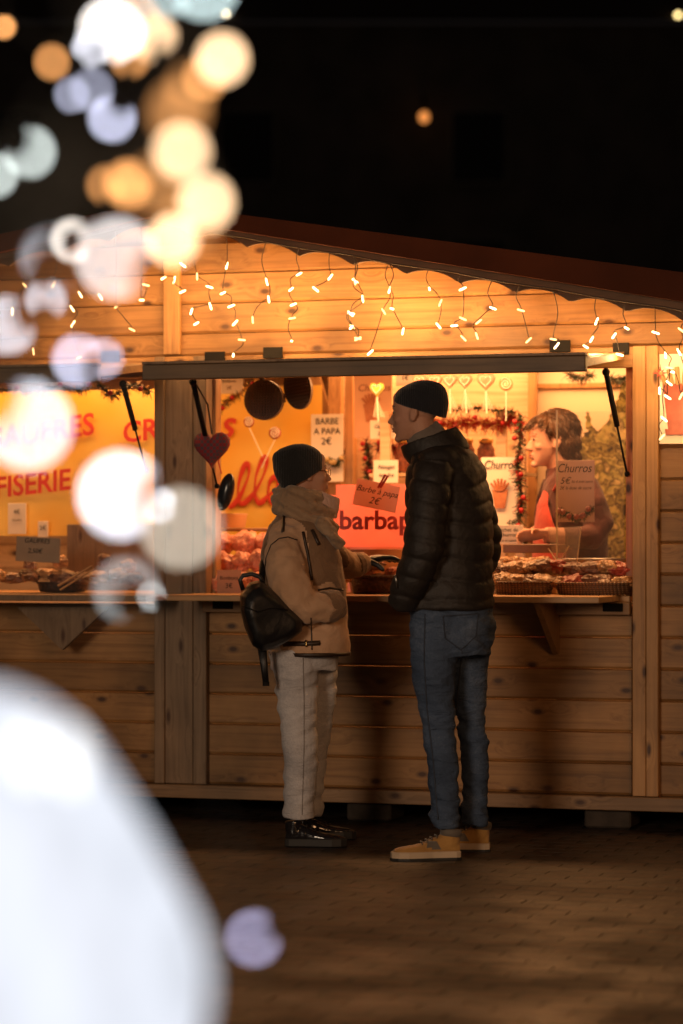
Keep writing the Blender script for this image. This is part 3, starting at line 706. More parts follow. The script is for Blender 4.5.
c = lp(600, 540, 1.4); t = thing('leaf_print_panel', 'cut-out panel printed with yellow-green foliage behind the vendor', 'panel', c, S)
out = [(640,575)]+[(640,376),(628,380),(622,384),(618,398)]
edge = [(618,400),(614,408),(607,422),(600,432),(596,430),(592,424),(589,412),(586,412),(585,424),(588,430),(583,438),(578,442),(572,452),(566,458),(556,466),(548,480),(540,500),(535,520),(530,575)]
fine = []
for (a, b2), (c1, d1) in zip(edge[:-1], edge[1:]):
    for q in range(4): fine.append((a+(c1-a)*q/4+random.uniform(-1.6,1.6), b2+(d1-b2)*q/4+random.uniform(-1.6,1.6)))
fine.append(edge[-1])
b = B(); b.prism([lp(x, y, 1.5) for x, y in out+fine], (0, .006, 0)); obj('print', b, m, t, S)

# counter goods: crinkled bags
def bag_b(r, seed, sq=(1,.8,.8)):
    rd = random.Random(seed); bm = bmesh.new(); bmesh.ops.create_icosphere(bm, subdivisions=4, radius=1)
    b = B(); off = Vector((seed*3.1, seed*1.7, 0)); vs = []
    for v in bm.verts:
        n = v.co.normalized(); k = 1+.30*noise.noise(n*1.6+off)+.22*(abs(noise.noise(n*4+off))-.2)+.12*(abs(noise.noise(n*9+off))-.2)
        p = Vector((n.x*sq[0], n.y*sq[1], n.z*sq[2]))*k*r
        p += n*r*.10*noise.noise(n*17+off)
        vs.append(p)
    b.add(vs, [[x.index for x in f.verts] for f in bm.faces]); bm.free(); return b
def candymat(name, a, c, sc=35, rough=.18, tr=.0):
    m, nt, b = nodes(name); L = nt.links; mp = coords(nt); v = N(nt, 'ShaderNodeTexVoronoi'); v.inputs['Scale'].default_value = sc; L.new(mp.outputs[0], v.inputs['Vector'])
    n = N(nt, 'ShaderNodeTexNoise'); n.inputs['Scale'].default_value = 16; n.inputs['Detail'].default_value = 5; L.new(mp.outputs[0], n.inputs['Vector'])
    sp = N(nt, 'ShaderNodeSeparateColor'); L.new(v.outputs['Color'], sp.inputs[0])
    am = N(nt, 'ShaderNodeMath', operation='MULTIPLY_ADD'); am.inputs[1].default_value = .5; L.new(sp.outputs[0], am.inputs[0])
    h = N(nt, 'ShaderNodeMath', operation='MULTIPLY'); h.inputs[1].default_value = .5; L.new(n.outputs['Fac'], h.inputs[0]); L.new(h.outputs[0], am.inputs[2])
    r = ramp(nt, [(.2, a), (.5, c), (.8, tuple(min(1, x*1.5+.04) for x in c))]); L.new(am.outputs[0], r.inputs[0]); L.new(r.outputs[0], b.inputs['Base Color'])
    b.inputs['Roughness'].default_value = .45; b.inputs['Coat Weight'].default_value = 1; b.inputs['Coat Roughness'].default_value = rough
    w = N(nt, 'ShaderNodeTexNoise'); w.inputs['Scale'].default_value = 45; w.inputs['Detail'].default_value = 3; w.inputs['Distortion'].default_value = 1.5; L.new(mp.outputs[0], w.inputs['Vector'])
    bp = N(nt, 'ShaderNodeBump'); bp.inputs['Strength'].default_value = 1; bp.inputs['Distance'].default_value = .012; L.new(w.outputs['Fac'], bp.inputs['Height']); L.new(bp.outputs[0], b.inputs['Normal']); L.new(bp.outputs[0], b.inputs['Coat Normal'])
    return m
PKC = candymat('pink_sweets', (.45,.10,.05), (.72,.24,.13)); CHC = candymat('chocolate_sweets', (.07,.025,.014), (.26,.10,.045), 22); WRC = candymat('gold_wrapped_sweets', (.16,.06,.02), (.60,.30,.11), 20)
RDC = candymat('red_sweets', (.25,.02,.015), (.5,.07,.04), 22)
bagn = {'PK': [bag_b(.06, s) for s in range(4)], 'F': [bag_b(.05, s+9, (1.3,.8,.5)) for s in range(4)]}
def bag(kind, px, py, d, mt, label, group, s=1, seed=0):
    c = lp(px, py, d); bb = bagn[kind][seed % 4]; t = bpy.data.objects
    b = B(); M = Matrix.Translation(c) @ Matrix.Rotation(seed*1.9, 4, 'Z') @ Matrix.Rotation(.3*sin(seed*2.3), 4, 'X') @ Matrix.Scale(s, 4)
    b.add([M @ v for v in bb.v], bb.f)
    o = obj('candy_bag', b, mt, None, S, True, origin=S @ Matrix.Translation(c)); return tag(o, label, 'sweets', group)
PG = 'plastic bags of pink sweets on the left of the counter'
rowsn = ('bottom', 'middle', 'top')
k = 0
for r_, (py, pxs, d) in enumerate(((583, (217, 241, 263, 285), .10), (562, (222, 242, 262, 285), .22), (543, (226, 246, 266, 284), .36))):
    for i, px in enumerate(pxs):
        k += 1; bag('PK', px, py, d, PKC, 'crinkled bag of pink sweets, %s row of the pile, %s' % (rowsn[r_], ('beside the post','second from the post','third from the post','by the woman\'s back')[i]), PG, 1.0+.1*sin(k*2), k)
# white bowl and small things on the shelf behind the pile
bx('inner_shelf', LEDGE, lx(214,.6), lx(330,.6), .50, .95, lz(250,531,.6), lz(250,528,.6))
c = lp(233, 528, .7); t = tag(obj('serving_bowl', B().lathe(c, [(.05,0),(.058,.005),(.068,.065),(.071,.068),(.064,.06),(.05,.01)], 30), mat('cream_bowl', (.72,.45,.27), .4), None, S, True, origin=S@Matrix.Translation(c)), 'pale straight-sided bowl on the shelf above the pink sweet bags', 'bowl')
sign('price_tag', 'transparent grey tag standing before the pink sweet bags', 'sign', (217,570,241,596), -.02, transl('grey_tag', (.6,.42,.34), .35, .5), [('Bonbons', 229, 578, 4, INK), ('3\u20ac', 229, 586, 5, INK)])

# baskets
m, nt, b = nodes('wicker'); L = nt.links; mp = coords(nt, (1,1,1)); wv = N(nt, 'ShaderNodeTexWave', bands_direction='Z'); wv.inputs['Scale'].default_value = 38; wv.inputs['Distortion'].default_value = 1.5; L.new(mp.outputs[0], wv.inputs['Vector'])
wx = N(nt, 'ShaderNodeTexWave', bands_direction='X'); wx.inputs['Scale'].default_value = 22; L.new(mp.outputs[0], wx.inputs['Vector'])
mm_ = N(nt, 'ShaderNodeMath', operation='MULTIPLY'); L.new(wv.outputs['Fac'], mm_.inputs[0]); L.new(wx.outputs['Fac'], mm_.inputs[1])
r = ramp(nt, [(0, (.10,.045,.02)), (.6, (.38,.19,.09))]); L.new(mm_.outputs[0], r.inputs[0]); L.new(r.outputs[0], b.inputs['Base Color'])
bp = N(nt, 'ShaderNodeBump'); bp.inputs['Distance'].default_value = .006; L.new(mm_.outputs[0], bp.inputs['Height']); L.new(bp.outputs[0], b.inputs['Normal']); WICK = m
def basket(px0, px1, d, h, label, mt=None):
    x0, x1 = lx(px0, d), lx(px1, d); c = Vector(((x0+x1)/2, d+.11, zf)); rx = (x1-x0)/2; ry = .12
    t = thing('wicker_basket', label, 'basket', c, S, 'wicker baskets on the serving counter')
    R = []
    for (k, z) in ((.90,0),(.96,h*.5),(1,h),(.95,h),(.9,h*.4),(.86,.01)): R.append([c+Vector((rx*k*cos(2*pi*q/40), ry*k*sin(2*pi*q/40), z+.001)) for q in range(40)])
    obj('basket_body', B().rings(R), mt or WICK, t, S, True)
    obj('rim', B().tube([c+Vector((rx*cos(2*pi*q/40), ry*sin(2*pi*q/40), h+.002)) for q in range(40)], .006, 6, closed=True), mt or WICK, t, S, True)
basket(488, 548, -.10, .052, 'oval wicker basket of wrapped chocolates nearest the man')
basket(550, 629, -.10, .048, 'oval wicker basket of dark sweets nearest the right jamb')
basket(345, 395, -.10, .075, 'dark woven basket of sweets between the couple', mat('dark_wicker', (.09,.035,.02), .5, (.03,.012,.008), 60, 1, 90))
basket(30, 76, .0, .04, 'low dark basket on the left-hand counter by the small cards', mat('dark_wicker', (0,0,0)))
BG = 'cellophane bags of sweets piled in the baskets'; k = 30
pos = ('left end','left of centre','middle','right of centre','right end')
for nm, x0, x1, ms in (('the basket nearest the man', 494, 544, (WRC, CHC, WRC)), ('the basket by the right jamb', 560, 622, (CHC, WRC, RDC, CHC))):
    for row in range(2):
        for i in range(5):
            k += 1; px = x0+(x1-x0)*i/4+random.uniform(-2,2); py = (581 if row == 0 else 568)+random.uniform(-1.5,1.5)
            bag('F', px, py, .0+row*.07, ms[k % len(ms)], 'small twisted sweet bag in %s, %s, %s row' % (nm, pos[i], ('front','back')[row]), BG, .98+.25*random.random(), k)
for i, (px, py) in enumerate(((352,578),(366,574),(381,578),(392,572),(374,566))):
    k += 1; bag('F', px, py, .0, (WRC, PKC)[i % 2], 'shiny orange bag in the dark basket, %s' % ('left end','left of centre','centre front','right end','on top of the heap')[i], BG, .8, k)
# more goods behind the baskets (trays)
TR = 'wrapped sweets on the tray behind the baskets'
t = tag(obj('sweet_tray', B().box(lx(488,.3), lx(560,.3), .25, .5, zf, lz(520,563,.3)), LEDGE, None, S, origin=S@Matrix.Translation((lx(520,.3),.3,zf)), bevel=.004), 'low wooden tray behind the basket nearest the man', 'tray')
for i in range(6):
    k += 1; bag('F', 494+i*10, 561+random.uniform(-1,1), .33, WRC, 'pale gold sweet on the tray behind the baskets, number %s from the man' % ('one','two','three','four','five','six')[i], TR, .62, k)
# steel pan and acrylic stand near vendor
pan = lp(590, 560, .32)
t = thing('steel_pan', 'wide shallow steel pan tilted behind the right basket', 'pan', pan, S)
obj('pan_body', B().lathe(Vector((pan.x, .42, zf+.02)), [(.05,0),(.10,.03),(.165,.125),(.170,.13),(.155,.12),(.09,.035),(.0,.02)], 36), mat('pan_steel', (.5,.36,.2), .32, metal=1), t, S, True)
obj('rim', B().tube([Vector((pan.x+.168*cos(2*pi*q/40), .42+.168*sin(2*pi*q/40), zf+.151)) for q in range(40)], .004, 6, closed=True), STEEL, t, S, True)
GL = mat('clear_acrylic', (.9,.8,.65), .08, alpha=.20, spec=.8)
t = thing('acrylic_stand', 'clear acrylic card stand in front of the vendor\'s forearm', 'stand', lp(560,560,.1), S)
b = B(); b.prism([lp(548,528,.12), lp(581,526,.12), lp(577,562,.12), lp(553,562,.12)], (0,.006,0)); obj('panel', b, GL, t, S)
obj('panel_edge', B().tube([lp(548,548,.12), lp(569,578,.12)], .003, 5).tube([lp(569,546,.12), lp(551,578,.12)], .003, 5).tube([lp(581,527,.12), lp(577,562,.12)], .0025, 5), mat('bright_acrylic', (.9,.7,.45), .2), t, S)
# glass screen with vertical edge
t = thing('glass_screen', 'upright glass screen with a pale vertical edge before the vendor', 'glass screen', lp(556,560,.2), S)
b = B(); b.box(lx(557,.2), lx(624,.2), .2, .206, zf+.05, lz(557,412,.2)); obj('pane', b, mat('clear_glass', (.9,.8,.7), .03, alpha=.06, spec=.6), t, S)
obj('edge_strip', B().box(lx(555.6,.19), lx(557.0,.19), .196, .206, zf+.002, lz(557,410,.2)), mat('bright_acrylic', (.9,.7,.45)), t, S)
# vendor cutting board
bx('work_board', mat('dark_board', (.20,.10,.05), .5), lx(505,.5), lx(562,.5), .46, .60, lz(530,553,.5), lz(530,544,.5))

# left counter goods
t = sign('price_sign', 'grey card reading GAUFRES leaning on the left-hand counter', 'sign', (16,537,60,562), .05, mat('grey_card', (.42,.30,.20), .6), [('GAUFRES', 37, 541, 5, INK, dict(shear=.2)), ('2,50\u20ac', 35, 551, 5, INK, dict(shear=.2))], rot=-.05)  # grey-brown card, darker than the white cards
sign('price_sign', 'small cream card pinned low on the yellow banner, left opening', 'sign', (38,521,48,537), .7, WHITE, [('2\u20ac', 43, 528, 5, INK)])
sign('price_sign', 'tall cream card at the far left under the red letters', 'sign', (8,503,26,534), .7, WHITE, [('4\u20ac', 17, 512, 5, INK), ('Gaufre', 17, 520, 3, INK)])
bx('counter_screen', PINEG, lx(66,.65), lx(152,.65), .66, .70, zf, lz(100,524,.66))
LGD = 'wrapped goods along the left-hand counter'
for i in range(9):
    k += 1; px = -4+i*17; bag('F', px, 577+random.uniform(-3,4), .02+.05*(i % 2), (CHC, WRC)[i % 3 == 0], 'dark wrapped bag on the left counter, number %s from the picture edge' % ('one','two','three','four','five','six','seven','eight','nine')[i], LGD, .9+.3*random.random(), k)
for i, (px, py) in enumerate(((60,562),(104,560),(128,566),(30,566))):
    k += 1; bag('PK', px, py, .15, (WRC, CHC)[i % 2], 'bunched cellophane bag standing up at the %s of the left counter' % ('price card','middle','right end','left end')[i], LGD, .62, k)
t = thing('wooden_tongs', 'pale wooden tongs lying tilted on the left-hand counter', 'tongs', lp(75,575,-.05), S)
obj('arm', B().tube([lp(58,586,-.1), lp(92,566,-.05)], .012, 6, .5), LEDGE, t, S); obj('arm', B().tube([lp(60,590,-.12), lp(94,569,-.07)], .010, 6, .5), LEDGE, t, S)

# right wall poster and star
t = sign('flowerpot_poster', 'white poster of a red clay cup of churros on the right wall', 'poster', (659.5,352,760,444), -.052, WHITE, [], th=.008)
c = lp(678, 405, -.06); b = B(); b.prism([(c.x+x, -.056, c.z+z) for x, z in ((-.065,.09),(.065,.09),(.042,-.10),(-.042,-.10))], (0,-.003,0)); b.prism([(c.x+x, -.056, c.z+z) for x, z in ((-.055,-.10),(.055,-.10),(.05,-.125),(-.05,-.125))], (0,-.005,0))
obj('picture', b, mat('terracotta_print', (.42,.10,.05), .5, (.30,.06,.03), 18), t, S)
b = B()
for i in range(5): b.tube([(c.x-.05+i*.025, -.060, c.z+.085), (c.x-.075+i*.035, -.060, c.z+.16-.01*abs(i-2))], .010, 6, .4)
obj('picture', b, mat('churro_print', (.55,.30,.12), .6), t, S)
c = lp(660.5, 373, -.12); b = B()
for i in range(8):
    a = i*pi/4; L_ = .038 if i % 2 == 0 else .024
    b.prism([c+Vector((cos(a)*L_, 0, sin(a)*L_)), c+Vector((cos(a+.4)*.009, 0, sin(a+.4)*.009)), c+Vector((cos(a-.4)*.009, 0, sin(a-.4)*.009))], (0,.004,0))
t = tag(obj('star_ornament', b, mat('red_star', (.5,.06,.04), .5), None, S, origin=S@Matrix.Translation(c)), 'small red eight-pointed star hanging at the right post', 'ornament')
obj('thread', B().tube([c, c+Vector((0,.0,.2))], .001, 4), WIRE, t, S) if False else None
#PEOPLE#
# ------------------------------------------------------------------ people
SKIN = mat('skin', (.52,.27,.17), .65, (.46,.22,.14), 12, .15, 150)
SKINV = mat('skin_fair', (.60,.35,.25), .7, (.50,.25,.17), 16, .15, 150)
def cloth(name, c, c2, rough=.85, fine=250, wr=9, wd=.02, ns=6, sheen=.2):
    if name in MATS: return MATS[name]
    m, nt, b = nodes(name); L = nt.links; mp = coords(nt)
    n = N(nt, 'ShaderNodeTexNoise'); n.inputs['Scale'].default_value = ns; n.inputs['Detail'].default_value = 5; L.new(mp.outputs[0], n.inputs['Vector'])
    r = ramp(nt, [(.36, c2), (.64, c)]); L.new(n.outputs['Fac'], r.inputs[0]); L.new(r.outputs[0], b.inputs['Base Color'])
    b.inputs['Roughness'].default_value = rough; b.inputs['Sheen Weight'].default_value = sheen
    a = N(nt, 'ShaderNodeTexNoise'); a.inputs['Scale'].default_value = wr; a.inputs['Detail'].default_value = 3; a.inputs['Distortion'].default_value = .8; L.new(mp.outputs[0], a.inputs['Vector'])
    f = N(nt, 'ShaderNodeTexNoise'); f.inputs['Scale'].default_value = fine; L.new(mp.outputs[0], f.inputs['Vector'])
    b1 = N(nt, 'ShaderNodeBump'); b1.inputs['Distance'].default_value = wd; b1.inputs['Strength'].default_value = .7; L.new(a.outputs['Fac'], b1.inputs['Height'])
    b2 = N(nt, 'ShaderNodeBump'); b2.inputs['Distance'].default_value = .002; b2.inputs['Strength'].default_value = .7; L.new(f.outputs['Fac'], b2.inputs['Height']); L.new(b1.outputs[0], b2.inputs['Normal'])
    L.new(b2.outputs[0], b.inputs['Normal']); MATS[name] = m; return m
NAVY = cloth('navy_knit', (.007,.008,.014), (.005,.005,.009), fine=180); KNIT = cloth('black_knit', (.009,.008,.009), (.006,.006,.006), fine=180)
PUFF = cloth('black_puffer_nylon', (.026,.020,.016), (.018,.014,.012), .6, wr=26, wd=.006, sheen=0)
def denim(name, dark, mid, light, fz=1.0):
    m, nt, b = nodes(name); L = nt.links; mp = coords(nt); mh = coords(nt, (1,1,3.6), (0,.25,0))
    a = N(nt, 'ShaderNodeTexNoise'); a.inputs['Scale'].default_value = 4.0; a.inputs['Detail'].default_value = 3; L.new(mp.outputs[0], a.inputs['Vector'])
    w = N(nt, 'ShaderNodeTexNoise'); w.inputs['Scale'].default_value = 9; w.inputs['Detail'].default_value = 6; w.inputs['Distortion'].default_value = 1.1; L.new(mh.outputs[0], w.inputs['Vector'])
    f = N(nt, 'ShaderNodeTexNoise'); f.inputs['Scale'].default_value = 160; f.inputs['Detail'].default_value = 2; L.new(mp.outputs[0], f.inputs['Vector'])
    s1 = N(nt, 'ShaderNodeMath', operation='MULTIPLY_ADD'); s1.inputs[1].default_value = .75*fz; L.new(w.outputs['Fac'], s1.inputs[0]); L.new(a.outputs['Fac'], s1.inputs[2])
    s2 = N(nt, 'ShaderNodeMath', operation='MULTIPLY_ADD'); s2.inputs[1].default_value = .35; L.new(f.outputs['Fac'], s2.inputs[0]); L.new(s1.outputs[0], s2.inputs[2])
    r = ramp(nt, [(.0, dark), (.5, mid), (1, light)]); q = N(nt, 'ShaderNodeMapRange'); q.inputs[1].default_value = .5+.175+.375*fz-.26; q.inputs[2].default_value = .5+.175+.375*fz+.26; L.new(s2.outputs[0], q.inputs[0]); L.new(q.outputs[0], r.inputs[0]); L.new(r.outputs[0], b.inputs['Base Color'])
    b.inputs['Roughness'].default_value = .9
    b1 = N(nt, 'ShaderNodeBump'); b1.inputs['Distance'].default_value = .016; b1.inputs['Strength'].default_value = .8; L.new(w.outputs['Fac'], b1.inputs['Height'])
    b2 = N(nt, 'ShaderNodeBump'); b2.inputs['Distance'].default_value = .003; L.new(f.outputs['Fac'], b2.inputs['Height']); L.new(b1.outputs[0], b2.inputs['Normal']); L.new(b2.outputs[0], b.inputs['Normal'])
    MATS[name] = m; b1.inputs['Strength'].default_value = .8 if fz < .41 and dark[0] < .1 else .45; return m
DEN = denim('blue_denim', (.034,.055,.100), (.058,.090,.155), (.13,.17,.245), .4); DENL = denim('light_denim', (.38,.37,.39), (.56,.54,.55), (.70,.68,.68), .4)
TAN = cloth('tan_shearling', (.58,.36,.22), (.47,.28,.16), wr=10, ns=8); TANB = cloth('brown_suede', (.24,.135,.07), (.18,.10,.05), wr=12)
DKB = mat('dark_leather', (.035,.018,.010), .45); LEA = cloth('black_leather', (.014,.014,.015), (.008,.008,.009), .36, wr=10, wd=.008, sheen=0)
SCF = cloth('tan_scarf', (.38,.25,.15), (.30,.19,.11), wr=22, wd=.02); GREYK = cloth('grey_knit', (.20,.16,.13), (.14,.11,.09)); CRMK = cloth('cream_knit', (.58,.36,.27), (.48,.28,.20), wr=30)
SHOE = cloth('ochre_suede', (.48,.26,.07), (.38,.19,.05), wr=20, wd=.01); SOLE = mat('pale_rubber', (.62,.47,.32), .6); SOLD = mat('dark_rubber', (.02,.018,.016), .6)
PAT = mat('patent_leather', (.015,.014,.016), .12, spec=.8); GREYS = cloth('grey_suede', (.17,.14,.11), (.12,.10,.08))
SWEAT = cloth('maroon_sweater', (.085,.014,.012), (.05,.010,.008), wr=14); APR = cloth('red_apron', (.40,.035,.018), (.32,.025,.012), wr=10)
HAIR = mat('brown_hair', (.10,.045,.018), .45, (.035,.015,.007), 40, .9, 90, stretch=(1,1,.25)); HAIRD = mat('dark_hair', (.03,.018,.012), .6)
EYEW = mat('eye_white', (.38,.28,.24), .4); EYED = mat('eye_dark', (.02,.012,.01), .2)

def frame(c, fx, pitch=0, roll=0):
    """head/hand frame: local x forward (fx in the ground plane), z up"""
    f = Vector(fx).normalized(); a = atan2(f.y, f.x)
    return Matrix.Translation(c) @ Matrix.Rotation(a, 4, 'Z') @ Matrix.Rotation(pitch, 4, 'Y') @ Matrix.Rotation(roll, 4, 'X')
def head_parts(b, M, s=1.0, nose=1.0, slim=1.0):
    T = M @ Matrix.Scale(s, 4); q = B()
    q.ell((-.012,0,.040), (.098,.077,.088))
    q.stack([(.018,0,.055,.074,.068),(.020,0,.03,.073,.070),(.022,0,0,.071,.069*slim),(.026,0,-.03,.066,.065*slim),(.034,0,-.06,.056,.055*slim),(.044,0,-.085,.044,.043*slim),(.052,0,-.108,.030,.027)], 24, 2.3)
    q.ell((.084,0,.030), (.014,.046,.011)); q.ell((.070,0,.065), (.022,.05,.03))
    q.rings([[Vector((x-.02,-w,z)), Vector((x-.02,w,z)), Vector((x,w*.45,z)), Vector((x,-w*.45,z))] for x, w, z in ((.089,.010,.024),(.100,.012,.006),(.112,.014,-.012),(.121,.017,-.026),(.116,.019,-.036),(.094,.014,-.040))] if nose else [])
    q.ell((.112,0,-.028), (.012,.012,.010)); q.ell((.100,.012,-.032), (.010,.008,.008)); q.ell((.100,-.012,-.032), (.010,.008,.008))
    q.ell((.092,0,-.056), (.011,.023,.0065)); q.ell((.090,0,-.068), (.011,.021,.0075)); q.ell((.080,0,-.100), (.018,.024,.016))
    for sy in (1,-1):
        q.ell((.062,.038*sy*slim,-.022), (.026,.024,.020)); q.ell((-.004,.075*sy*slim,-.008), (.017,.009,.031), Matrix.Rotation(-.15, 4, 'Y')); q.ell((-.018,.080*sy*slim,.002),(.007,.009,.022))
    q.tube([(-.012,0,-.03),(-.028,0,-.10),(-.045,0,-.19)], [.058,.054,.062], 16)
    b.join(q.mapv(lambda v: T @ v))
def face_bits(parent, M, s=1.0, brow=HAIRD, lipm=None):
    T = M @ Matrix.Scale(s, 4)
    for sy in (1, -1):
        e = B().ell((.079,.031*sy,.010), (.0105,.012,.0065)); obj('eye', e.mapv(lambda v: T @ v), EYEW, parent, smooth=True)
        e = B().ell((.0885,.031*sy,.009), (.0035,.006,.006)); obj('iris', e.mapv(lambda v: T @ v), EYED, parent, smooth=True)
        e = B().tube([(.092,.014*sy,.031),(.090,.030*sy,.036),(.078,.048*sy,.033)], [.002,.0035,.0015], 6); obj('eyebrow', e.mapv(lambda v: T @ v), brow, parent, smooth=True)
    e = B().ell((.0985,0,-.057), (.006,.020,.005)).ell((.097,0,-.068), (.006,.018,.006)); e = e.remesh(.0025, 1)
    obj('lips', e.mapv(lambda v: T @ v), lipm or mat('lips', (.42,.17,.12), .5), parent, smooth=True)
def finger(b, M, base, d, ln, r, curl, nrm):
    p = Vector(base); d = Vector(d).normalized(); ax = d.cross(Vector(nrm)).normalized(); P = [p-d*.02, p]; rr = [r*1.05, r*1.05]
    for k, (f, c) in enumerate(((.45,.7),(.30,1.0),(.25,.8))):
        d = Matrix.Rotation(-curl*c, 3, ax) @ d; p = p+d*ln*f; P.append(p); rr.append(r*(1-.12*(k+1)))
    t = B().tube(P, rr, 9); t.ell(P[-1], rr[-1], seg=8, rg=6); b.join(t.mapv(lambda v: M @ v))
def hand_b(M, curl=.5, side=1, s=1.0, thumb=.5):
    """local: x towards the fingertips, z = back of the hand, y = thumb side * side"""
    T = M @ Matrix.Scale(s, 4); b = B()
    q = B().rings([[Vector((x, w*cos(a)*1.0, h*sin(a))) for a in [2*pi*k/14 for k in range(14)]] for x, w, h in ((-.045,.027,.020),(-.01,.030,.018),(.02,.038,.017),(.055,.042,.015),(.078,.040,.012))])
    b.join(q.mapv(lambda v: T @ v))
    for y, ln, cc in ((.030,.070,.9),(.0105,.079,1),(-.009,.073,1.05),(-.028,.058,1.12)):
        finger(b, T, (.075, y*side, 0), (1, y*side*1.2, 0), ln, .0088, curl*cc, (0,0,1))
    finger(b, T, (.015, .034*side, -.004), (.72, .75*side, -.35), .062, .0100, thumb, (0,0,1))
    return b.remesh(.0035, 2)
def beanie(parent, M, s, m, slouch=0, name='beanie', rr=None):
    T = M @ Matrix.Scale(s, 4); b = B(); R = []
    prof = rr or [(.030,1.0,0),(.055,1.02,0),(.078,.98,-.003),(.10,.88,-.006),(.120,.71,-.010),(.135,.48,-.012),(.143,.2,-.012)]
    for z, k, x in prof:
        R.append([Vector((-.012+x+slouch*max(0, z-.05)*-.6+.103*k*cos(a), .083*k*sin(a), z-.012+.30*(.103*k*cos(a))*max(0, (.13-z)/.13)*(1))) for a in [2*pi*q/40 for q in range(40)]])
    b.rings(R); b = b.remesh(.006, 3)
    b.displace(lambda v: .0022*noise.noise(v*22)+.003*noise.noise(v*9))
    obj(name, b.mapv(lambda v: T @ v), m, parent, smooth=True)
def shoe(parent, heel, fx, s, m, msole, mid=None, high=.10, chunky=.028, laces=None):
    M = frame(heel, fx) @ Matrix.Scale(s, 4)
    sh = thing('shoe', None, None, heel) if False else None
    b = B(); h = chunky
    secs = [(.004,.026,.075),(.03,.036,high),(.075,.038,high+.005),(.105,.037,.092),(.14,.040,.074),(.18,.046,.064),(.22,.047,.058),(.255,.040,.052),(.278,.024,.042)]
    b.rings([[Vector((x, w*cos(a)*(1 if sin(a) < .2 else .92), h*.6+(zt-h*.6)*.5+(zt-h*.6)*.5*(abs(sin(a))**.75)*(1 if sin(a) >= 0 else -1))) for a in [2*pi*q/20 for q in range(20)]] for x, w, zt in secs])
    b.tube([(.042,0,high*.6),(.040,0,high+.02)], [.040,.041], 16)
    u = b.remesh(.005, 3); u.displace(lambda v: .0015*noise.noise(v*60)); o = obj('shoe', u.mapv(lambda v: M @ v), m, parent, smooth=True)
    out = [(0,.022),(-.004,0)]; prof = [(.0,.026),(.02,.036),(.07,.037),(.12,.038),(.17,.046),(.22,.050),(.262,.040),(.287,.016)]
    poly = [(x, w) for x, w in prof]+[(x, -w) for x, w in reversed(prof)]
    sb = B().prism([(x, y, .002) for x, y in poly], (0,0,h)); so = obj('sole', sb.mapv(lambda v: M @ v), msole, o, bevel=.003)
    if mid:
        tb = B().prism([(x*1.01-.001, y*1.03, .000) for x, y in poly], (0,0,.010)); obj('outsole', tb.mapv(lambda v: M @ v), SOLD, o)
    if mid:
        cb = B().tube([(.040,0,high-.004),(.038,0,high+.014),(.036,0,high+.026)], [.044,.046,.043], 16); obj('collar', cb.mapv(lambda v: M @ v), GREYS, o, smooth=True)
        pb2 = B().rings([[Vector((x, sy*(w*.80), z)) for x, z in ((xa,za),(xb,za),(xb-.012,zb2),(xa+.02,zb2))] for xa, xb, za, zb2, w, sy in ((.085,.150,.045,.078,.047,1),(.085,.150,.045,.078,.047,-1))]); obj('side_panel', pb2.mapv(lambda v: M @ v), GREYS, o)
    if laces:
        for k in range(4):
            x = .10+k*.02; z = .098-k*.0085
            lb = B().tube([(x,-.026,z-.006),(x+.003,-.01,z+.003),(x,.012,z+.003),(x+.003,.026,z-.006)], .003, 6); obj('lace', lb.mapv(lambda v: M @ v), laces, o, smooth=True)
    return o
def hidden_core(b, legs, torso, arms, k=.82):
    for P, Rr in legs+arms: b.tube(P, [r*k for r in Rr], 12)
    b.stack([(x, y, z, rx*k, ry*k, *a) for x, y, z, rx, ry, *a in torso], 20)

# ---- man
YM = 10.2
def mw(px, py, dy=0): return wp(px, py, YM+dy)
base = mw(440, 852, 0); base.z = 0
man = thing('person', 'man in black quilted puffer jacket, navy beanie and blue jeans, back half turned', 'person', base)
PX = YM/F
fm = Vector((-.93, .36, 0)); HM = frame(mw(416, 413.5, .02), Vector((-.97, .24, 0)), .06)
body = B(); head_parts(body, HM, .93)
mT = [(452,612,41,.17),(451,628,43,.165),(450,642,42,.15)]
def st(l, Yc, dy0=0): return [(*(wp(c, y, Yc+dy0)), hx*Yc/F, ry, -.3) for c, y, hx, ry in l]
torsoM = st([(445,446,16,.09),(446,456,31,.17),(447,470,37,.205),(447,490,40,.20),(449,515,43,.19),(448,545,44,.185),(446,575,46,.185),(445,597,48,.19),(445,609,48,.19)], YM)
armN = ([mw(434,466,-.17), mw(430,490,-.21), mw(427,520,-.235), mw(424,548,-.24), mw(415,573,-.215), mw(405,592,-.17), mw(401,604,-.14)], [.072,.078,.076,.074,.070,.062,.052])
armF = ([mw(460,466,.17), mw(474,500,.22), mw(484,535,.235), mw(484,556,.23), mw(470,580,.19), mw(452,597,.14)], [.07,.072,.066,.066,.06,.052])
legN = ([mw(438,612,-.085), mw(434,640,-.09), mw(433,675,-.09), mw(436,705,-.09), mw(440,735,-.085), mw(443,765,-.08), mw(445,800,-.08), mw(445,826,-.08)], [.105,.096,.084,.069,.063,.060,.055,.058])
legF = ([mw(464,612,.085), mw(465,640,.085), mw(468,675,.09), mw(470,705,.10), mw(473,735,.11), mw(475,765,.12), mw(475,800,.13), mw(474,824,.13)], [.10,.092,.077,.061,.054,.053,.050,.053])
hidden_core(body, [legN, legF], torsoM, [armN, armF], .78)
hn = hand_b(frame(mw(424,572,-.03), (-.4,.8,0), .9), .6, -1); body.join(hn)
bo = body.remesh(.0055, 2); obj('body', bo, SKIN, man, smooth=True)
face_bits(man, HM, .93)
HB = HM @ Matrix.Translation((0,0,-.006)) @ Matrix.Rotation(-.15, 4, 'Y')
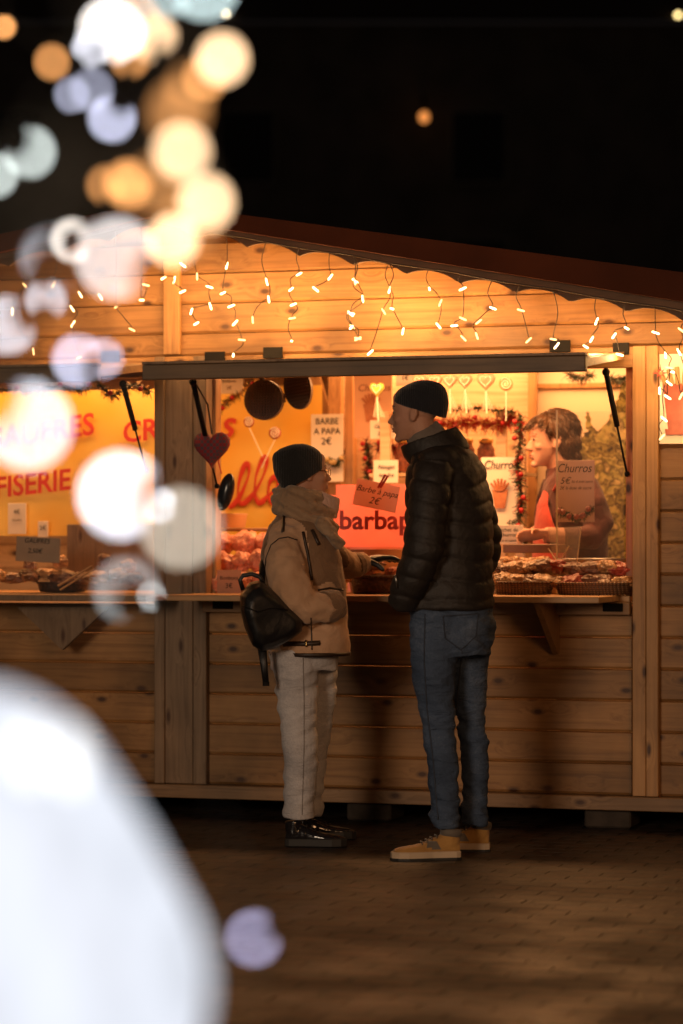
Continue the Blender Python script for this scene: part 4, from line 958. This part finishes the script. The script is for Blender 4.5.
beanie(man, HB, 1.04, NAVY, .15)
b = B(); b.tube([mw(434,452,.03), mw(427,440,.03), mw(421,431,.03)], [.088,.078,.070], 20); b = b.remesh(.006, 2); b.displace(lambda v: .005*noise.noise(v*25)); obj('neck_gaiter', b, GREYK, man, smooth=True)
# jacket
b = B(); b.stack(torsoM, 36, 2.15); b.tube(*armN, 18); b.tube(*armF, 18)
b.ell(mw(438,462,-.13), (.08,.08,.06)); b.ell(mw(458,462,.13), (.08,.08,.06))
jk = b.remesh(.007, 8)
aN = [(Vector(p), r) for p, r in zip(*armN)]
def quilt(v):
    dn = min((v-p).length for p, r in aN)
    arm = dn < .10
    t = v.z*1.0+(.22*(v.x-1.0) if arm else .05*noise.noise(v*3)); per = .076
    ph = (t/per) % 1; g = 1-abs(2*ph-1)**3.2
    return .0075*g-.004+.003*noise.noise(v*24)+.007*noise.noise(v*7)
jk.displace(quilt)
# pinch between arm and torso
jkt = obj('puffer_jacket', jk, PUFF, man, smooth=True)
b = B(); Rr = []
for (cx_, cy_, rx, ry, dz) in ((441,458,29,.115,.0),(436,450,30,.112,.0),(431,442,29,.105,.0),(428,436,27.5,.098,0)):
    c = mw(cx_, cy_, .02); Rr.append([c+Vector((rx*PX*cos(a), ry*sin(a), .36*rx*PX*cos(a)*(1))) for a in [2*pi*q/30 for q in range(30)]])
inn = []
for (cx_, cy_, rx, ry, dz) in ((428.5,437,24,.085,0),(434,448,23,.08,0)):
    c = mw(cx_, cy_, .02); inn.append([c+Vector((rx*PX*cos(a), ry*sin(a), .36*rx*PX*cos(a))) for a in [2*pi*q/30 for q in range(30)]])
b.rings(Rr+inn); b = b.remesh(.006, 3); b.displace(lambda v: .004*noise.noise(v*18)); obj('collar', b, PUFF, jkt, smooth=True)
b = B().tube([mw(395,575,-.25), mw(398,588,-.24)], .004, 6); obj('zip_pull', b, STEEL, jkt, smooth=True)
# jeans
b = B(); b.stack(st([(452,598,40,.16),(452,612,41,.17),(452,628,42.5,.172),(452,642,41,.168),(452,655,38,.15)], YM), 30, 2.2); b.tube(*legN, 20); b.tube(*legF, 20)
jn = b.remesh(.006, 5)
def creases(v):
    k = .35+.75*math.exp(-((v.z-.16)/.10)**2)+.6*math.exp(-((v.z-.50)/.10)**2)+.35*math.exp(-((v.z-.85)/.08)**2)
    return .016*k*noise.noise(Vector((v.x*9, v.y*9, v.z*24+v.x*16)))+.006*noise.noise(v*11)+.005*k*noise.noise(Vector((v.x*16, v.y*16, v.z*60-v.x*20)))
jn.displace(creases); jo = obj('jeans', jn, DEN, man, smooth=True)
DENS = mat('denim_seam', (.040,.052,.080), .8); DENP = cloth('denim_pocket', (.075,.085,.115), (.05,.058,.08))
def drape(target, pts, r, name, m, parent, push=.002, seg=5):
    """lay a thin cord on the surface of a garment (nearest vertex)"""
    from mathutils.bvhtree import BVHTree
    bv = BVHTree.FromPolygons(target.v, target.f); P = []
    for p in pts:
        co, nn, i, d = bv.ray_cast(CAM, (p-CAM).normalized())
        if co is not None: P.append(co-(p-CAM).normalized()*push)
    if len(P) < 2: return
    obj(name, B().tube(P, r, seg), m, parent, smooth=True)
def dens(pts, n=6):
    o_ = []
    for a, c in zip(pts[:-1], pts[1:]): o_ += [a.lerp(c, k/n) for k in range(n)]
    return o_+[pts[-1]]
drape(jn, dens([mw(425,614,-.4), mw(424,660,-.4), mw(427,710,-.4), mw(433,760,-.4), mw(438,820,-.4)], 10), .003, 'side_seam', DENS, jo)
drape(jn, dens([mw(443,616,-.4), mw(478,614,-.4), mw(476,636,-.4), mw(461,650,-.4), mw(445,638,-.4), mw(443,616,-.4)], 5), .0025, 'back_pocket', DENS, jo)
drape(jn, dens([mw(462,652,-.4), mw(458,690,-.4), mw(456,720,-.35)], 6), .003, 'inner_seam', DENS, jo)
shoe(man, Vector((mw(460,857,-.08).x, YM-.08+.0, 0)), (-.985,-.16,0), .93, SHOE, SOLE, True, .100, .034, GREYS)
shoe(man, Vector((mw(490,850,.18).x, YM+.18, 0)), (-.97,.1,0), .93, SHOE, SOLE, True, .100, .034, GREYS)
for (px, dy) in ((452,-.08),(482,.18)):
    pass

# ---- woman
YW = 10.63
def ww(px, py, dy=0): return wp(px, py, YW+dy)
base = ww(302, 843, 0); base.z = 0
wom = thing('person', 'woman in tan shearling coat, black beanie, scarf and pale jeans, facing right', 'person', base)
PW = YW/F
HWm = frame(ww(306, 474, .02), Vector((.97, .25, 0)), -.04)
body = B(); head_parts(body, HWm, .86, slim=.94)
torsoW = st([(298,512,20,.09),(298,524,30,.15),(300,540,36,.185),(302,560,39,.19),(304,585,40.5,.19),(307,610,40,.19),(309,635,39,.19),(309.5,653,39.5,.195)], YW)
torsoW = [(x, y, z, a, c, .25) for x, y, z, a, c, _ in torsoW]
armNw = ([ww(285,541,-.14), ww(284,560,-.20), ww(288,582,-.235), ww(298,600,-.24), ww(312,608,-.235), ww(325,608,-.22), ww(335,605,-.19)], [.066,.080,.082,.080,.068,.060,.052])
armFw = ([ww(312,538,.14), ww(330,552,.22), ww(345,566,.27), ww(356,566,.31), ww(366,562,.35)], [.06,.062,.060,.052,.042])
legNw = ([ww(295,650,-.08), ww(297,680,-.085), ww(299,715,-.085), ww(300,750,-.08), ww(300,785,-.08), ww(299,818,-.08)], [.098,.088,.075,.069,.066,.063])
legFw = ([ww(314,650,.08), ww(317,680,.085), ww(318,715,.10), ww(316,740,.11), ww(310,775,.12), ww(309,815,.13)], [.092,.080,.066,.058,.054,.052])
hidden_core(body, [legNw, legFw], torsoW, [armNw, armFw], .78)
body.join(hand_b(frame(ww(318,600,-.10), (.8,.6,0), .5), .5, 1, .75))
bo = body.remesh(.0055, 2); obj('body', bo, SKIN, wom, smooth=True)
face_bits(wom, HWm, .86)
beanie(wom, HWm @ Matrix.Translation((.008,0,.0)) @ Matrix.Rotation(-.19, 4, 'Y'), .93, KNIT, 0, rr=[(-.005,1.00,-.012),(.03,1.06,-.014),(.06,1.08,-.018),(.09,1.04,-.024),(.115,.94,-.030),(.133,.76,-.034),(.145,.5,-.034),(.150,.18,-.034)])
GLS = mat('gold_wire', (.6,.4,.15), .25, metal=1)
g_ = thing  # glasses stay a child of the wearer
Tg = HWm @ Matrix.Scale(.86, 4)
for sy in (1, -1):
    q = B().tube([(.106, .032*sy+.021*cos(a), .006+.019*sin(a)) for a in [2*pi*k/20 for k in range(20)]], .0017, 5, closed=True); gl = obj('eyeglasses', q.mapv(lambda v: Tg @ v), GLS, wom, smooth=True)
    q = B().tube([(.105,.052*sy,.012),(.06,.074*sy,.012),(.005,.080*sy,.010)], .0016, 5); obj('temple_arm', q.mapv(lambda v: Tg @ v), GLS, gl, smooth=True)
# coat
b = B(); b.stack(torsoW, 36, 2.2); b.tube(*armNw, 20); b.tube(*armFw, 16); b.ell(ww(288,538,-.12), (.075,.08,.06))
ct = b.remesh(.007, 7)
aW = [(Vector(p), r) for p, r in zip(*armNw)]
def segd(v, P):
    best = 9
    for a, c in zip(P[:-1], P[1:]):
        d = c-a; t = max(0, min(1, (v-a).dot(d)/d.length_squared)); best = min(best, (v-a-d*t).length)
    return best
PWn = armNw[0]; zb = ww(300,620).z; zpan = ww(300,612).z
def coatd(v):
    if segd(v, PWn) < .1: return .010*noise.noise(Vector((v.x*16, v.y*10, v.z*16)))+.006*noise.noise(v*30)
    return .010*noise.noise(Vector((v.x*7, v.y*7, v.z*12)))+.003*noise.noise(v*28)
ct.displace(coatd)
for i, f in enumerate(ct.f):
    c = sum((ct.v[k] for k in f), Vector())/len(f)
    near = segd(c, PWn) < .096 and c.y < YW-.05
    ct.mi[i] = 0 if (near or c.z < zpan or c.y > YW+.20) else 1
co = obj('shearling_coat', ct, [TAN, TANB], wom, smooth=True)
hem = [Vector((x, y, 0)) for x, y in ()]
def ring(cx_, cy_, hx, ry, a0=.25, n=44): 
    c = ww(cx_, cy_); return [c+Vector((hx*PW*cos(t)*cos(a0)-ry*sin(t)*sin(a0), hx*PW*cos(t)*sin(a0)+ry*sin(t)*cos(a0), 0)) for t in [2*pi*k/n for k in range(n)]]
b = B(); b.rings([ring(309.5,655,40.5,.203), ring(309.5,651.5,40.8,.205), ring(309.5,651,38,.185), ring(309.5,655,38,.185)], False, True); obj('hem_binding', b, DKB, co, smooth=True)
drape(ct, dens([ww(311,618,-.5), ww(312,650,-.5)], 6), .003, 'seam', DKB, co)
drape(ct, dens([ww(284,515,-.5), ww(283,532,-.5)], 5), .007, 'shoulder_strap', DKB, co)
drape(ct, dens([ww(265,575,-.5), ww(266,558,-.5), ww(271,545,-.5), ww(279,538.5,-.5), ww(288,537,-.5), ww(297,540,-.5)], 5), .0028, 'armhole_seam', DKB, co)
drape(ct, dens([ww(303,532,-.5), ww(308,555,-.5), ww(312,580,-.5)], 6), .006, 'front_strap', DKB, co)
drape(ct, dens([ww(312,530,-.5), ww(319,545,-.5)], 5), .008, 'front_strap', DKB, co)
drape(ct, dens([ww(318,590,-.5), ww(330,588,-.5), ww(343,590,-.5)], 6), .004, 'pocket_edge', DKB, co)
drape(ct, dens([ww(284,644,-.5), ww(302,644,-.5), ww(320,643,-.5)], 6), .011, 'hem_belt', DKB, co, -.003)
drape(ct, dens([ww(306,640,-.5), ww(306.5,647,-.5)], 3), .0045, 'buckle', GLS, co, .008)
b = B(); P_ = [ww(322,607,-.225), ww(329,607,-.20), ww(337,604,-.17)]; b.tube(P_, [.064,.066,.060], 18); b = b.remesh(.006, 3); b.displace(lambda v: .004*noise.noise(v*25)); obj('cuff', b, TANB, co, smooth=True)
# scarf wraps
def loop(c, rx, ry, tilt, r, m, name, seed=0, flat=.75, yaw=.25):
    P = []
    for k in range(28):
        t = 2*pi*k/28; x = rx*cos(t); y = ry*sin(t); z = tilt*x+.008*noise.noise(Vector((cos(t)*2, sin(t)*2, seed)))
        P.append(c+Vector((x*cos(yaw)-y*sin(yaw), x*sin(yaw)+y*cos(yaw), z)))
    q = B().tube(P, [r*(1+.18*sin(3*k*2*pi/28+seed)) for k in range(28)], 12, 1.0, closed=True); return q
b = B(); b.join(loop(ww(299,495,.0), .080, .080, -.12, .031, SCF, 's', 1)); b.join(loop(ww(301,507,.0), .096, .098, -.30, .036, SCF, 's', 2)); b.join(loop(ww(305,520,.0), .100, .118, -.48, .033, SCF, 's', 3))
b.tube([ww(318,520,-.14), ww(330,532,-.14), ww(340,545,-.10)], [.04,.045,.035], 12, .6)
sc = b.remesh(.006, 3); sc.displace(lambda v: .0035*sin((v.z+.42*(v.x+.2))*150+3*noise.noise(v*8))+.010*noise.noise(Vector((v.x*9, v.y*9, v.z*26)))+.003*noise.noise(v*40)); obj('scarf', sc, SCF, wom, smooth=True)
b = B().tube([ww(322,515,.02), ww(325,503,.02), ww(328,494,.02)], [.062,.060,.052], 18); b = b.remesh(.005, 3); b.displace(lambda v: .003*noise.noise(Vector((v.x*8,v.y*8,v.z*60)))); obj('turtleneck', b, CRMK, wom, smooth=True)
# jeans
b = B(); b.stack([(x, y, z, a*1.0, c, .2) for x, y, z, a, c, _ in st([(304,640,34,.15),(304,655,34,.155),(305,670,32,.145)], YW)], 30); b.tube(*legNw, 20); b.tube(*legFw, 20)
jn = b.remesh(.006, 5); jn.displace(lambda v: (.004+.010*math.exp(-((v.z-.2)/.12)**2)+.010*math.exp(-((v.z-.62)/.14)**2))*noise.noise(Vector((v.x*8, v.y*8, v.z*24-v.x*12)))+.008*noise.noise(v*7)); jo = obj('jeans', jn, DENL, wom, smooth=True)
drape(jn, dens([ww(303,658,-.5), ww(304,700,-.5), ww(304,750,-.5), ww(302,815,-.5)], 10), .0016, 'side_seam', mat('pale_denim_seam', (.26,.23,.21), .8), jo)
shoe(wom, Vector((ww(285,843,-.08).x, YW-.08, 0)), (.985,-.05,0), .86, PAT, SOLD, False, .10, .038, SOLD)
shoe(wom, Vector((ww(296,836,.14).x, YW+.14, 0)), (.97,.2,0), .86, PAT, SOLD, False, .10, .038, SOLD)
# gloved hand
hM = frame(ww(364,562,.35), (.93,.36,0), -.22); gb = hand_b(hM, .26, -1, 1.0, .25); gb.displace(lambda v: .0035); obj('glove', gb, LEA, wom, smooth=True)
b = B().tube([ww(352,566,.29), ww(359,564,.32)], [.056,.052], 14); obj('cuff', b.remesh(.006, 2), TANB, co, smooth=True)

# ---- backpack
bpk = thing('backpack', 'small black leather backpack hanging low on the woman\'s back', 'backpack', ww(268,650,-.2))
outl = [(240,594),(250,582),(261,580),(274,591),(290,606),(303,621),(302,631),(290,640),(276,648),(262,652),(252,646),(245,628),(240,610)]
R_ = []; cxb = 266; cyb = 616
for k, dy in ((.55,-.40),(.80,-.385),(.96,-.345),(1.0,-.28),(.97,-.21),(.8,-.175),(.5,-.165)): R_.append([ww(cxb+(x-cxb)*k, cyb+(y-cyb)*k, dy+.0009*(x-240)) for x, y in outl])
b = B().rings(R_); b = b.remesh(.006, 8); b.displace(lambda v: .005*noise.noise(v*9)); pb = obj('bag_body', b, LEA, bpk, smooth=True)
obj('handle', B().tube([ww(243,590,-.27), ww(240,580,-.27), ww(243,575.5,-.27), ww(252,574,-.27), ww(260,577,-.27), ww(263,583,-.27)], [.009]*6, 8), LEA, bpk, smooth=True)
obj('hanging_strap', B().tube([ww(262,648,-.25), ww(264,665,-.25), ww(266,684,-.25)], [.018,.014,.012], 8, .35), LEA, bpk, smooth=True)
obj('strap_tip', B().tube([ww(266,682,-.25), ww(266,686,-.25)], [.0135,.013], 8, .5), BLACK, bpk)
obj('shoulder_strap', B().tube([ww(262,584,-.20), ww(262,565,-.05), ww(268,548,.05), ww(276,530,.06)], .012, 8, .4), LEA, bpk, smooth=True)
drape(b, dens([ww(243,606,-.6), ww(258,612,-.6), ww(272,608,-.6), ww(288,610,-.6)], 6), .003, 'zip', BLACK, pb)

# ---- vendor
def vw(px, py, dd=0): return wp(px, py, 12.25+dd)
base = vw(572, 560, .05); base.z = jz[0]
ven = thing('person', 'stall vendor in maroon sweater and red apron, brown hair, looking left', 'person', base)
HV = frame(vw(551.5, 441.5, .0), Vector((-.97, -.16, 0)), .03)
PV = 12.25/F
body = B(); head_parts(body, HV, 1.04, slim=1.0)
torV = [(*vw(c, y), hx*PV, ry, .1) for c, y, hx, ry in ((566,470,16,.09),(570,480,26,.16),(572,492,30,.20),(572,515,33,.20),(572,545,35,.18),(572,580,35,.17),(573,620,35,.17))]
aNv = ([vw(582,484,-.17), vw(592,505,-.22), vw(598,525,-.23), vw(592,538,-.26), vw(570,538,-.33), vw(545,535,-.36)], [.07,.076,.070,.060,.047,.036])
aNs = (aNv[0][:5]+[vw(562,538,-.345)], aNv[1][:4]+[.052,.047])
aFv = ([vw(556,484,.16), vw(548,505,.2), vw(545,530,.15), vw(532,536,.0)], [.065,.062,.055,.042])
lN = ([vw(568,610,-.08), vw(568,680,-.08), vw(569,760,-.08)], [.095,.075,.055]); lF = ([vw(578,610,.08), vw(578,680,.08), vw(579,760,.08)], [.095,.075,.055])
lN[0][2].z = lF[0][2].z = jz[0]+.10; lN[0][1].z = lF[0][1].z = .62
for l in (lN, lF): l[0][0].z = 1.0
hidden_core(body, [lN, lF], torV, [], .8); body.tube(aNv[0], [r*.8 if i < 4 else r for i, r in enumerate(aNv[1])], 14); body.tube(aFv[0], [r*.85 for r in aFv[1]], 12)
body.join(hand_b(frame(vw(540,534,-.37), (-.97,.12,0), .1, .8), .75, 1, .92)); body.join(hand_b(frame(vw(530,533,.0), (-.97,-.3,0), -.2, -.4), .7, -1, .9))
bo = body.remesh(.005, 2); obj('body', bo, SKINV, ven, smooth=True); face_bits(ven, HV, 1.04)
b = B(); b.stack(torV, 30, 2.2); b.tube(*aNs, 18); b.tube(aFv[0][:3], aFv[1][:3], 14)
sw = b.remesh(.007, 6); sw.displace(lambda v: .010*noise.noise(Vector((v.x*8, v.y*8, v.z*14)))); obj('sweater', sw, SWEAT, ven, smooth=True)
b = B().tube([vw(563,478,0), vw(560,466,0)], [.085,.068], 18); b = b.remesh(.006, 2); obj('collar', b, SWEAT, ven, smooth=True)
# apron: bib in front plus skirt
ap = B(); 
for (c, y, hx, ry, a0, a1) in (): pass
rows = [(559,490,22,.12),(558,505,27,.17),(560,522,31,.205),(563,545,36,.205),(565,600,40,.21),(567,690,42,.23)]
nA = 16; vs = []; fs = []
for r_i, (c, y, hx, ry) in enumerate(rows):
    half = (.55,.75,.95,1.25,1.5,1.5)[r_i]
    for k in range(nA+1):
        a = pi+half*(2*k/nA-1)-.0; p = vw(c+8, y); vs.append(p+Vector((hx*1.08*PV*cos(a), ry*1.08*sin(a)-.02, 0)))
for i in range(len(rows)-1):
    for k in range(nA): q = i*(nA+1)+k; fs.append((q, q+1, q+nA+2, q+nA+1))
ap.add(vs, fs); apo = obj('apron', ap, APR, ven, smooth=True); k_ = apo.modifiers.new('thick', 'SOLIDIFY'); k_.thickness = .006
obj('apron_strap', B().tube([vw(553,491,-.16), vw(560,478,-.15), vw(567,468,-.10)], .010, 6, .4), APR, apo, smooth=True)
obj('apron_strap', B().tube([vw(549,491,.06), vw(553,478,.10), vw(563,468,.08)], .010, 6, .4), APR, apo, smooth=True)
# hair
T = HV @ Matrix.Scale(1.04, 4); b = B()
b.ell((-.022,0,.052), (.106,.090,.092)); b.ell((-.055,0,.0), (.072,.084,.085)); b.ell((.048,.0,.090), (.040,.060,.028)); b.ell((-.085,0,-.055), (.040,.060,.040))
cut_ = b.remesh(.006, 3)
hb = B(); idx = {}
def keep(v): return not (v.x > .045 and v.z < .078) and not (v.x > -.008 and v.z < .03) 
hb.v = [Vector(v) for v in cut_.v]; hb.nm = cut_.nm
hb.f = [f for f in cut_.f if all(keep(cut_.v[i]) for i in f)]; hb.mi = [0]*len(hb.f)
hb.displace(lambda v: .005*noise.noise(Vector((v.x*14, v.y*30, v.z*14)))+.003*noise.noise(Vector((v.x*30, v.y*60, v.z*30))))
rd = random.Random(5)
for i in range(1500):
    i0 = rd.randrange(len(cut_.v)); p = cut_.v[i0]; n_ = cut_.nm[i0]
    if not keep(p): continue
    d = (Vector((-.4, 0, -1)) - n_*Vector((-.4,0,-1)).dot(n_))
    if p.x > .02 and p.z > .07: d = Vector((.5, rd.uniform(-.4,.4), -.55))
    if d.length < .1: continue
    d.normalize(); q0 = p+n_*.002; L_ = rd.uniform(.03,.06)
    hb.tube([q0, q0+d*L_*.5+n_*rd.uniform(.001,.004), q0+d*L_-n_*.002], [.0022,.002,.0006], 4)
obj('hair', hb.mapv(lambda v: T @ v), HAIR, ven, smooth=True)

# ------------------------------------------------------------------ far background
c = wp(345, 500, 62)
bd = thing('building', 'dark unlit building far behind the chalet roof with one dim lamp', 'building', (c.x, 62, 0))
DK = mat('dark_plaster', (.12,.105,.10), .9, (.07,.065,.06), 1)
obj('wall', B().box(-16, 18, 62, 72, 0, 13.5), DK, bd)
obj('roof', B().prism([(-16.5,61.5,13.52),(18.5,61.5,13.52),(18.5,66.9,18),(-16.5,66.9,18)], (0,.3,0)), mat('dark_tiles', (.05,.035,.03), .8), bd, bevel=.01)
for i in range(6):
    for z in (4.2, 7.6, 10.6):
        x = -13+i*5.4; wf = obj('window', B().box(x-.7, x+.7, 61.9, 61.99, z-.9, z+.9), mat('window_frame', (.12,.11,.10), .7), bd); obj('pane', B().box(x-.6, x+.6, 61.86, 61.89, z-.8, z+.8), mat('dark_glass', (.015,.015,.018), .15), wf)
p = wp(424, 117, 61.2); lb = thing('wall_lamp', 'dim orange lantern on the dark building above the roof', 'lamp', p)
obj('lantern_glass', B().lathe(p, [(.05,-.22),(.16,-.15),(.20,.05),(.12,.18),(.03,.22)], 8, Matrix.Scale(.6,4)), glow('dim_lantern', (1,.34,.08), .9), lb)
obj('lantern_bracket', B().tube([p+Vector((0,0,.22)), p+Vector((0,.3,.5)), p+Vector((0,.75,.5))], .04, 6), BLACK, lb)
for px, py, lab, col_ in ((226,14,'tiny pale far light high in the dark sky area, upper left',(1,.8,.5)),(678,15,'tiny far yellow light at the upper right corner',(1,.75,.3))):
    p = wp(px, py, 61.5); l2 = thing('distant_lamp', lab, 'lamp', p); obj('lamp_glass', B().ell(p, .05), glow('far_lamp_'+('a' if px < 300 else 'b'), col_, 6), l2, smooth=True)
    obj('lamp_arm', B().tube([p+Vector((0,.05,.02)), p+Vector((0,.6,.1))], .03, 6), BLACK, l2)

# ------------------------------------------------------------------ near decoration thrown out of focus by the open lens
AP = .0517; DKMAT = mat('dark_matte', (.02,.022,.02), .7)
def zof(c): return 1/(c/(F*AP)+1/10.5)
def near(name, label, items, base_c, group=None):
    t = thing(name, label, 'string lights', wp(*base_c)); P = []
    for k, it in enumerate(items):
        px, py, cpx, tgt, col_, r = it[:6]; Y = zof(cpx); p = wp(px, py, Y); rp = r/Y*F; Le = tgt*((cpx/2)**2+rp**2)/rp**2 if cpx/2 > rp else tgt
        mm_ = glow('near_led_%s_%d' % (name, k), col_, Le)
        bb = B().tube([p+Vector((0,0,-r)), p+Vector((0,0,r*.4))], [r*.8, r], 10); bb = B().ell(p, (r, r, r*1.1), seg=14, rg=10)
        bo_ = obj('bulb', bb, mm_, t, smooth=True)
        obj('socket', B().tube([p+Vector((0,0,r)), p+Vector((0,0,r*2.6))], [r*.6, r*.5], 8), DKMAT, bo_, smooth=True)
        P.append(p+Vector((0,0,r*2.6)))
        if len(it) > 6:                       # added occluder midway to the lens, cuts a bite from the blurred disc
            ox, oy, _ = it[6]; rs = .30*AP*.5; q = p.lerp(CAM+Vector((-ox/cpx*AP, 0, oy/cpx*AP)), .5)
            obj('bokeh_occluder', B().ell(q, (rs, rs*.3, rs*1.25), seg=12, rg=8), DKMAT, t, smooth=True)
    P.sort(key=lambda v: -v.z)
    obj('cable', B().tube([P[0]+Vector((0,0,.5))]+P, .0012, 5), DKMAT, t, smooth=True)
WRM = (1,.42,.13); WRW = (1,.64,.36); CL = (.86,.90,1.0); LV = (.74,.76,1.0)
near('warm_fairy_lights', 'strand of warm amber bulbs hanging out of focus close to the camera, upper left', [
 (222,59,52,1.25,WRW,.0075),(205,78,46,.45,WRM,0.0050),(181,152,57,1.2,WRW,.008),(178,112,60,.33,WRM,.010),(206,202,55,1.25,WRW,.008),(160,185,60,.30,WRM,.010),(173,240,50,1.35,WRW,.008),(128,184,46,.9,WRM,.0075),
 (154,38,46,1.3,WRW,.008),(130,60,40,.5,WRM,0.0050),(106,185,40,.35,WRM,0.0050),(186,90,55,.30,WRM,.009),(52,62,36,.5,WRM,0.0050),(4,27,24,.8,WRM,0.0050),(190,225,60,.25,WRM,.009)], (180,150,1.9))
near('cool_fairy_lights', 'strand of cold white bulbs hanging out of focus close to the camera, left', [
 (121,495,88,1.0,CL,.0044,(44,4,.008)),(181,528,82,.36,(1,.88,.70),.0044),(117,258,82,.62,(.95,.88,.85),.0044,(40,22,.008)),(56,258,72,.33,CL,.0046,(28,22,.0046)),(72,240,44,.7,(1,.9,.8),.0046),(28,425,90,.72,CL,.0044,(-34,-30,.009)),(8,325,58,.55,CL,.0046,(22,-14,.0046)),
 (46,300,42,.45,CL,.0046,(-2,20,.004)),(78,360,52,.62,LV,.0044,(22,10,.004)),(104,358,40,.4,LV,.0044,(-16,0,0)),(112,30,66,1.2,(1,.93,.86),.0046,(-20,26,.0046)),(112,118,48,.6,LV,.0044,(10,-22,0)),(72,95,36,.3,LV,.0046),(92,48,40,.7,(.9,.9,1),.0046),(205,-14,70,.55,(.75,.95,.95),.0046),(165,-12,62,.5,(.75,.95,.95),.0046),
 (30,152,52,.5,(.85,.95,.9),.0046,(-16,-14,.0046)),(-4,175,44,.5,(.85,.95,.9),.0046),(126,590,66,.22,(.85,.9,.9),.0046,(8,12,.0046)),(152,596,30,.3,(.9,.95,.95),.004),(254,938,58,.30,(.66,.64,1.0),.0044,(30,-16,.0046)),(160,505,36,.5,CL,.004),(92,90,44,.25,LV,.0046),(140,15,40,.5,WRM,.0046)], (60,300,1.4))
YG = 2.1; pa = wp(-36, 845, YG); pb_ = wp(48, 985, YG); rg_ = 162/F*YG
gl_ = thing('lantern_globe', 'huge cold white glowing lantern very close to the camera, lower left', 'lantern', wp(0,1000,YG))
obj('globe', B().tube([pa.lerp(pb_, -.0), pa.lerp(pb_, .5), pb_], [rg_, rg_*1.02, rg_], 40).ell(pa, rg_, seg=40, rg=24).ell(pb_, rg_, seg=40, rg=24).remesh(.006, 4), glow('cold_globe', (.90,.95,1.06), .86), gl_, smooth=True)
for x_, y_ in ((30,752),(70,758)): obj('bulb', B().ell(wp(x_, y_, 1.92), (.010,.010,.022)), glow('cold_spot', (.97,.98,1.0), 1.6), gl_, smooth=True)
obj('cap', B().tube([pa+Vector((-.02,0,rg_*.98)), pa+Vector((-.02,0,rg_*1.08))], .02, 16), BLACK, gl_, smooth=True)
m = MATS['cold_globe']; nt = m.node_tree; b = nt.nodes['Principled BSDF']; mp = coords(nt, (14,14,5)); n = N(nt, 'ShaderNodeTexNoise'); n.inputs['Scale'].default_value = 1.4; n.inputs['Detail'].default_value = 3
nt.links.new(mp.outputs[0], n.inputs['Vector']); q = N(nt, 'ShaderNodeMapRange'); q.inputs[1].default_value = .35; q.inputs[2].default_value = .65; q.inputs[3].default_value = .68; q.inputs[4].default_value = .86
nt.links.new(n.outputs['Fac'], q.inputs[0]); nt.links.new(q.outputs[0], b.inputs['Emission Strength'])

for k in ('navy_knit', 'black_knit'):
    m = MATS[k]; nt = m.node_tree; b = nt.nodes['Principled BSDF']; mp = coords(nt, (1,.6,.25)); wv = N(nt, 'ShaderNodeTexWave', bands_direction='X'); wv.inputs['Scale'].default_value = 46; wv.inputs['Distortion'].default_value = .6
    nt.links.new(mp.outputs[0], wv.inputs['Vector']); q = N(nt, 'ShaderNodeBump'); q.inputs['Distance'].default_value = .0018; nt.links.new(wv.outputs['Fac'], q.inputs['Height'])
    old = b.inputs['Normal'].links[0].from_socket; nt.links.new(old, q.inputs['Normal']); nt.links.new(q.outputs[0], b.inputs['Normal'])
